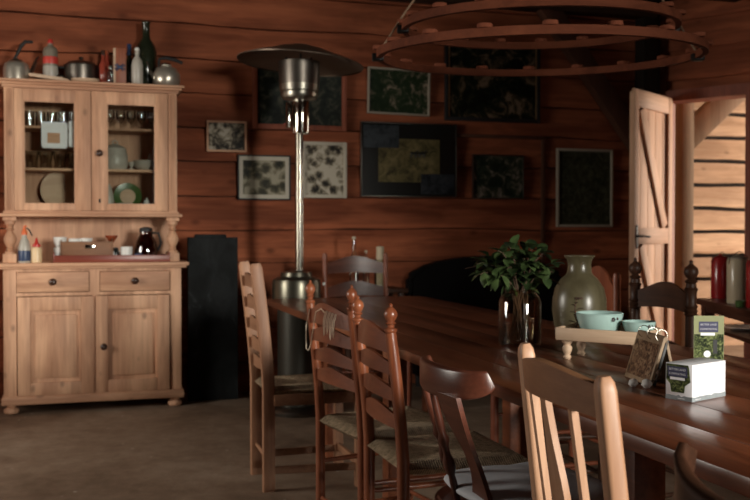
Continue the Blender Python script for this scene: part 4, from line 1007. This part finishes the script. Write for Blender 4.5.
def bowl(label, loc, s, grp):
    t = thing('enamel_bowl', label, 'bowl', loc)
    L([(.034,0),(.040,.003),(.060,.022),(.070,.05),(.0725,.062),(.070,.062),(.066,.05),(.056,.024),(.001,.006)], 36, cap=False).obj('bowl', M['aqua'], t)
    L([(.0715,.0605),(.0735,.062),(.0715,.0645),(.0695,.063)], 36, cap=False).obj('rim', M['aqua'], t)
    q = MB(); q.lathe([(.007,0),(.004,.0015)], 7, Tm(.006,-.0712,.050,0,R(80))).lathe([(.004,0),(.002,.001)], 6, Tm(.022,-.0685,.052,R(15),R(80))); q.obj('enamel_chip', M['chip'], t)
    t.scale = s; return t
bowl('larger aqua enamel bowl with dark chips on the tray', tpos(.105, .078), (.96,.96,1.08), None)
bowl('smaller aqua enamel bowl beside the larger one on the tray', tpos(.222, .088), (.66,.66,.76), None)
tg = thing('dried_sprig', 'dry twig with grey leaves lying against the left end of the tray', 'sprig', tpos(.018, .10))
MB().tube([(0,0,.003),(.01,.005,.035),(.004,.01,.075),(.012,.012,.105)], [.003,.0025,.002,.001], 6).tube([(.01,.005,.035),(-.01,-.01,.06)], .0015, 5).obj('stem', M['twig'], tg)
lf = bmesh.new()
for k in range(9): leaf(lf, Vector((.006,.006,.02+.01*k)), Vector((math.cos(k*2.4), math.sin(k*2.4), .5)), Vector((0,0,1)), .026, .007)
MB().merge(lf).obj('dry_leaves', M['twig'], tg, 180)

# ring-bound table display
pa = Vector((1.40, 2.235, 0)); 
ds = thing('ring_bound_display', 'small weathered wooden ring-bound flip display standing on the table', 'display', (1.372, 2.105, TZ2), math.atan2(-.98, -.18))
# local x runs along the front face (left to right as seen), front face looks to -y
PW = .165; HT = .125
lean = R(17)
MB().box(-PW/2, PW/2, -.004, .004, 0, HT, .0015, mat=Tm(0,-.028,0,0,-lean)).obj('front_board', M['easel'], ds)
MB().box(-PW/2+.010, PW/2-.010, -.0055, -.004, .012, HT-.020, .0003, mat=Tm(0,-.028,0,0,-lean)).obj('engraved_panel', art('dark_engraving', [(.35,(.06,.03,.018)),(.55,(.19,.10,.055)),(.75,(.34,.23,.14))], 40, 3, 1.5), ds)
MB().box(-PW/2, PW/2, .0045, .012, .004, HT-.004, .001, mat=Tm(0,-.028,0,0,-lean)).obj('page_block', M['black'], ds)
MB().box(-PW/2, PW/2, -.004, .004, 0, HT, .0015, mat=Tm(0,.036,0,0,R(12))).obj('back_board', M['easel'], ds)
for x in (-.045, .012, .066):
    MB().tube([(x, .006+.015*math.cos(2*PI*k/20), HT-.002+.015*math.sin(2*PI*k/20)) for k in range(21)], .0011, 6).obj('ring', M['steel'], ds)
cs = thing('cotton_sprig', 'two white cotton bolls on a brown twig at the foot of the flip display', 'sprig', (1.300, 2.035, TZ2))
for (dx, dy, r_) in ((-.013,.004,.0115),(.008,-.022,.0125)):
    t = bmesh.new(); bmesh.ops.create_icosphere(t, subdivisions=3, radius=r_)
    for v in t.verts: v.co *= 1+.25*noise.noise(v.co*180); v.co.z *= .9
    bmesh.ops.translate(t, verts=t.verts, vec=(dx, dy, r_*.86)); MB().merge(t).obj('boll', M['cotton'], cs, 180)
MB().tube([(-.014,.02,.006),(.01,-.02,.010),(.028,-.03,.022),(.034,-.034,.034)], .002, 6).lathe([(.003,0),(.007,.006),(.004,.014)], 10, Tm(.034,-.034,.03)).obj('twig', M['twig'], cs)

# white leaflet box
bd = Vector((.86,.51,0)); ba = math.atan2(.37,.93)
bxo = thing('leaflet_box', 'white cardboard leaflet dispenser box standing on the table', 'box', (1.293, 1.812, TZ2), ba)
BL, BD, BHt = .135, .068, .083   # local x to the right, local y away
MB().box(0, BL, 0, BD, 0, BHt, .0008).obj('carton', M['paper'], bxo)
foot_strip = plain('pale_blue_grey_print', (.36,.40,.42), .6, var=.5, scale=60)
q = MB(); pts = [(0,0)]+[(BL, 0)]+[(BL*(1-i/14), .010+.0035*noise.noise(Vector((i*.9,3,0)))) for i in range(15)]
q.prism(pts, 0, .0004, Tm(0,0,.0005,0,R(90))); pts = [(0,0),(BD,0)]+[(BD*(1-i/10), .010+.004*noise.noise(Vector((i*.9,8,0)))) for i in range(11)]
q.prism(pts, 0, .0004, Tm(0,BD,.0005,R(-90),R(90))); q.obj('printed_edge', foot_strip, bxo)
photo_m = art('leafy_photo', [(.36,(.012,.018,.006)),(.52,(.05,.065,.02)),(.72,(.17,.20,.07)),(.88,(.34,.36,.18))], 60, 7, 1.2)
olive = plain('olive_print', (.27,.28,.12), .5, var=.2)
navy = plain('navy_print', (.03,.03,.09), .5)
# notch panel on the short left face (faces -x local). panel plane: u = from far(BD) to near(0), v = z
nm = Tm(0,BD,0,R(-90),R(90))
MB().prism([(.002,.081),(.002,.046),(.012,.036),(.015,.018),(.048,.018),(.050,.034),(.064,.044),(.060,.076),(.058,.081)], .0004, .0012, nm).obj('window_leaflet', photo_m, bxo)
MB().prism([(.004,.076),(.007,.053),(.057,.053),(.056,.076)], .0012, .0016, nm).obj('title_block', navy, bxo)
MB().prism([(.012,.046),(.012,.052),(.050,.052),(.050,.046)], .0012, .0016, nm).obj('pale_strip', M['paper'], bxo)
text('BETTER LAND', .0068, M['grey'], 'lettering', bxo, nm@Tm(.031,.0695,.0017)); text('COMPOSTING', .0066, M['grey'], 'lettering', bxo, nm@Tm(.031,.0595,.0017))
text('compost', .006, M['paper'], 'lettering', bxo, Tm(.022,-.0006,.005,0,R(90)))
text('compost', .005, M['paper'], 'lettering', bxo, nm@Tm(.040,.005,.0006))
lc = thing('leaflet', 'green photo leaflet with navy title standing upright behind the white box', 'leaflet', (1.447, 1.963, TZ2), R(-20))
CW, CH = .072, .177
lm = Tm(0,0,0,0,R(90))
MB().box(-CW/2, CW/2, -.0006, .0006, 0, CH).box(-CW/2, CW/2, .0006, .03, 0, .0012).obj('card', olive, lc)
MB().box(-CW/2+.001, CW/2-.001, -.0010, -.0006, .012, CH-.045).obj('photo', photo_m, lc)
MB().box(-CW/2+.012, CW/2-.014, -.0014, -.0010, CH-.040, CH-.014).obj('title_block', navy, lc)
MB().box(-CW/2+.016, CW/2-.022, -.0018, -.0014, CH-.048, CH-.041).obj('pale_strip', M['paper'], lc)
MB().box(.010, .020, -.0014, -.0010, .085, CH-.058).obj('dark_figure', M['black'], lc)
MB().lathe([(.0085,0),(.0085,.0004)], 20, Tm(-.004,-.0010,.084,0,R(90))).obj('round_badge', M['paper'], lc)
text('BETTER LAND', .0062, M['grey'], 'lettering', lc, Tm(-.001,-.0015,CH-.0215,0,R(90))); text('COMPOSTING', .0062, M['grey'], 'lettering', lc, Tm(-.001,-.0015,CH-.0325,0,R(90)))

# ------------------------------------------------------------------ chandelier
chx, chy, chz = 1.82, 3.62, 1.862
ch = thing('ring_chandelier', 'two-tier wooden ring chandelier hanging on ropes over the table', 'chandelier', (chx, chy, chz))
tiltM = Matrix.Rotation(R(3.0), 4, (.956,-.292,0))
def ringpart(r, z, n, nm, ph):
    q = MB(); t = bmesh.new(); rings = []
    for k in range(72):
        a = 2*PI*k/72; c, s = math.cos(a), math.sin(a)
        rings.append([t.verts.new((rr*c, rr*s, zz)) for rr, zz in ((r-.012,z),(r+.012,z),(r+.012,z+.032),(r-.012,z+.032))])
    for i in range(72):
        a, b = rings[i], rings[(i+1)%72]
        for k in range(4): t.faces.new((a[k], a[(k+1)%4], b[(k+1)%4], b[k]))
    q.merge(t, tiltM); o = q.obj(nm, M['ring'], ch)
    dsc = MB().lathe([(.026,0),(.028,.003),(.028,.013),(.025,.016)], 18).obj('candle_disc', M['discs'], o)
    for k in range(n):
        a = 2*PI*(k+ph)/n
        d = dsc if k == 0 else dsc.copy()
        if k: C.objects.link(d)
        d.location = tiltM @ Vector((r*math.cos(a), r*math.sin(a), z+.0315)); d.rotation_euler = tiltM.to_euler()
    for k in (0, 2):
        a = -.297+PI/2*k
        v = tiltM @ Vector((r*math.cos(a), r*math.sin(a), z+.004))
        MB().box(-.02, .03, -.02, .02, -.014, .018, .006, mat=Matrix.Translation(v)@Matrix.Rotation(a, 4, 'Z')).obj('iron_bracket', M['iron'], o)
    return o
r1, r2 = .665, .560
ringpart(r1, -.016, 18, 'lower_ring', .35); ringpart(r2, .100, 18, 'upper_ring', .1)
hub = Vector((0, 0, TOP-chz-.14))
for k in (0, 2):
    a = -.297+PI/2*k
    v = tiltM @ Vector((r1*math.cos(a), r1*math.sin(a), .01)); u = tiltM @ Vector((r2*math.cos(a), r2*math.sin(a), .17))
    MB().tube([v, u.lerp(v,.0), u.lerp(hub,.25), hub], .0045, 6).obj('rope', M['rope'], ch)
MB().tube([hub, (0,0,TOP-chz)], .01, 8).lathe([(.03,0),(.03,.02)], 12, Matrix.Translation((0,0,TOP-chz-.02))).obj('ceiling_hook', M['iron'], ch)

# ------------------------------------------------------------------ light
def area(name, loc, tgt, sx, sy, power, col=(1,1,1), spread=180):
    l = bpy.data.lights.new(name, 'AREA'); l.shape = 'RECTANGLE'; l.size = sx; l.size_y = sy; l.energy = power; l.color = col; l.spread = R(spread)
    o = bpy.data.objects.new(name, l); C.objects.link(o); o.location = loc
    o.rotation_euler = (Vector(tgt)-Vector(loc)).to_track_quat('-Z', 'Y').to_euler(); return o
area('daylight_left_window', (XL-.16, YF+5.6, 1.55), (XL+3, YF+5.6, 1.55), 1.3, 1.95, 135, (1,.89,.82), 150)
area('daylight_front_window', (4.0, -6.0, 2.2), (.5, 4.0, 1.0), 2.2, 1.8, 1900, (1,.92,.86))
area('daylight_beyond', (9.05, 6.1, 1.5), (4.5, 6.6, 1.4), 1.3, 2.8, 540, (1,.84,.68))
w = bpy.data.worlds.new('world'); sc.world = w; w.use_nodes = True
bg = w.node_tree.nodes['Background']; bg.inputs[0].default_value = (.85,.93,1,1); bg.inputs[1].default_value = .8
sc.view_settings.view_transform = 'Standard'; sc.view_settings.look = 'None'
sc.cycles.transparent_max_bounces = 40
sc.view_settings.exposure = 0; sc.view_settings.gamma = 1
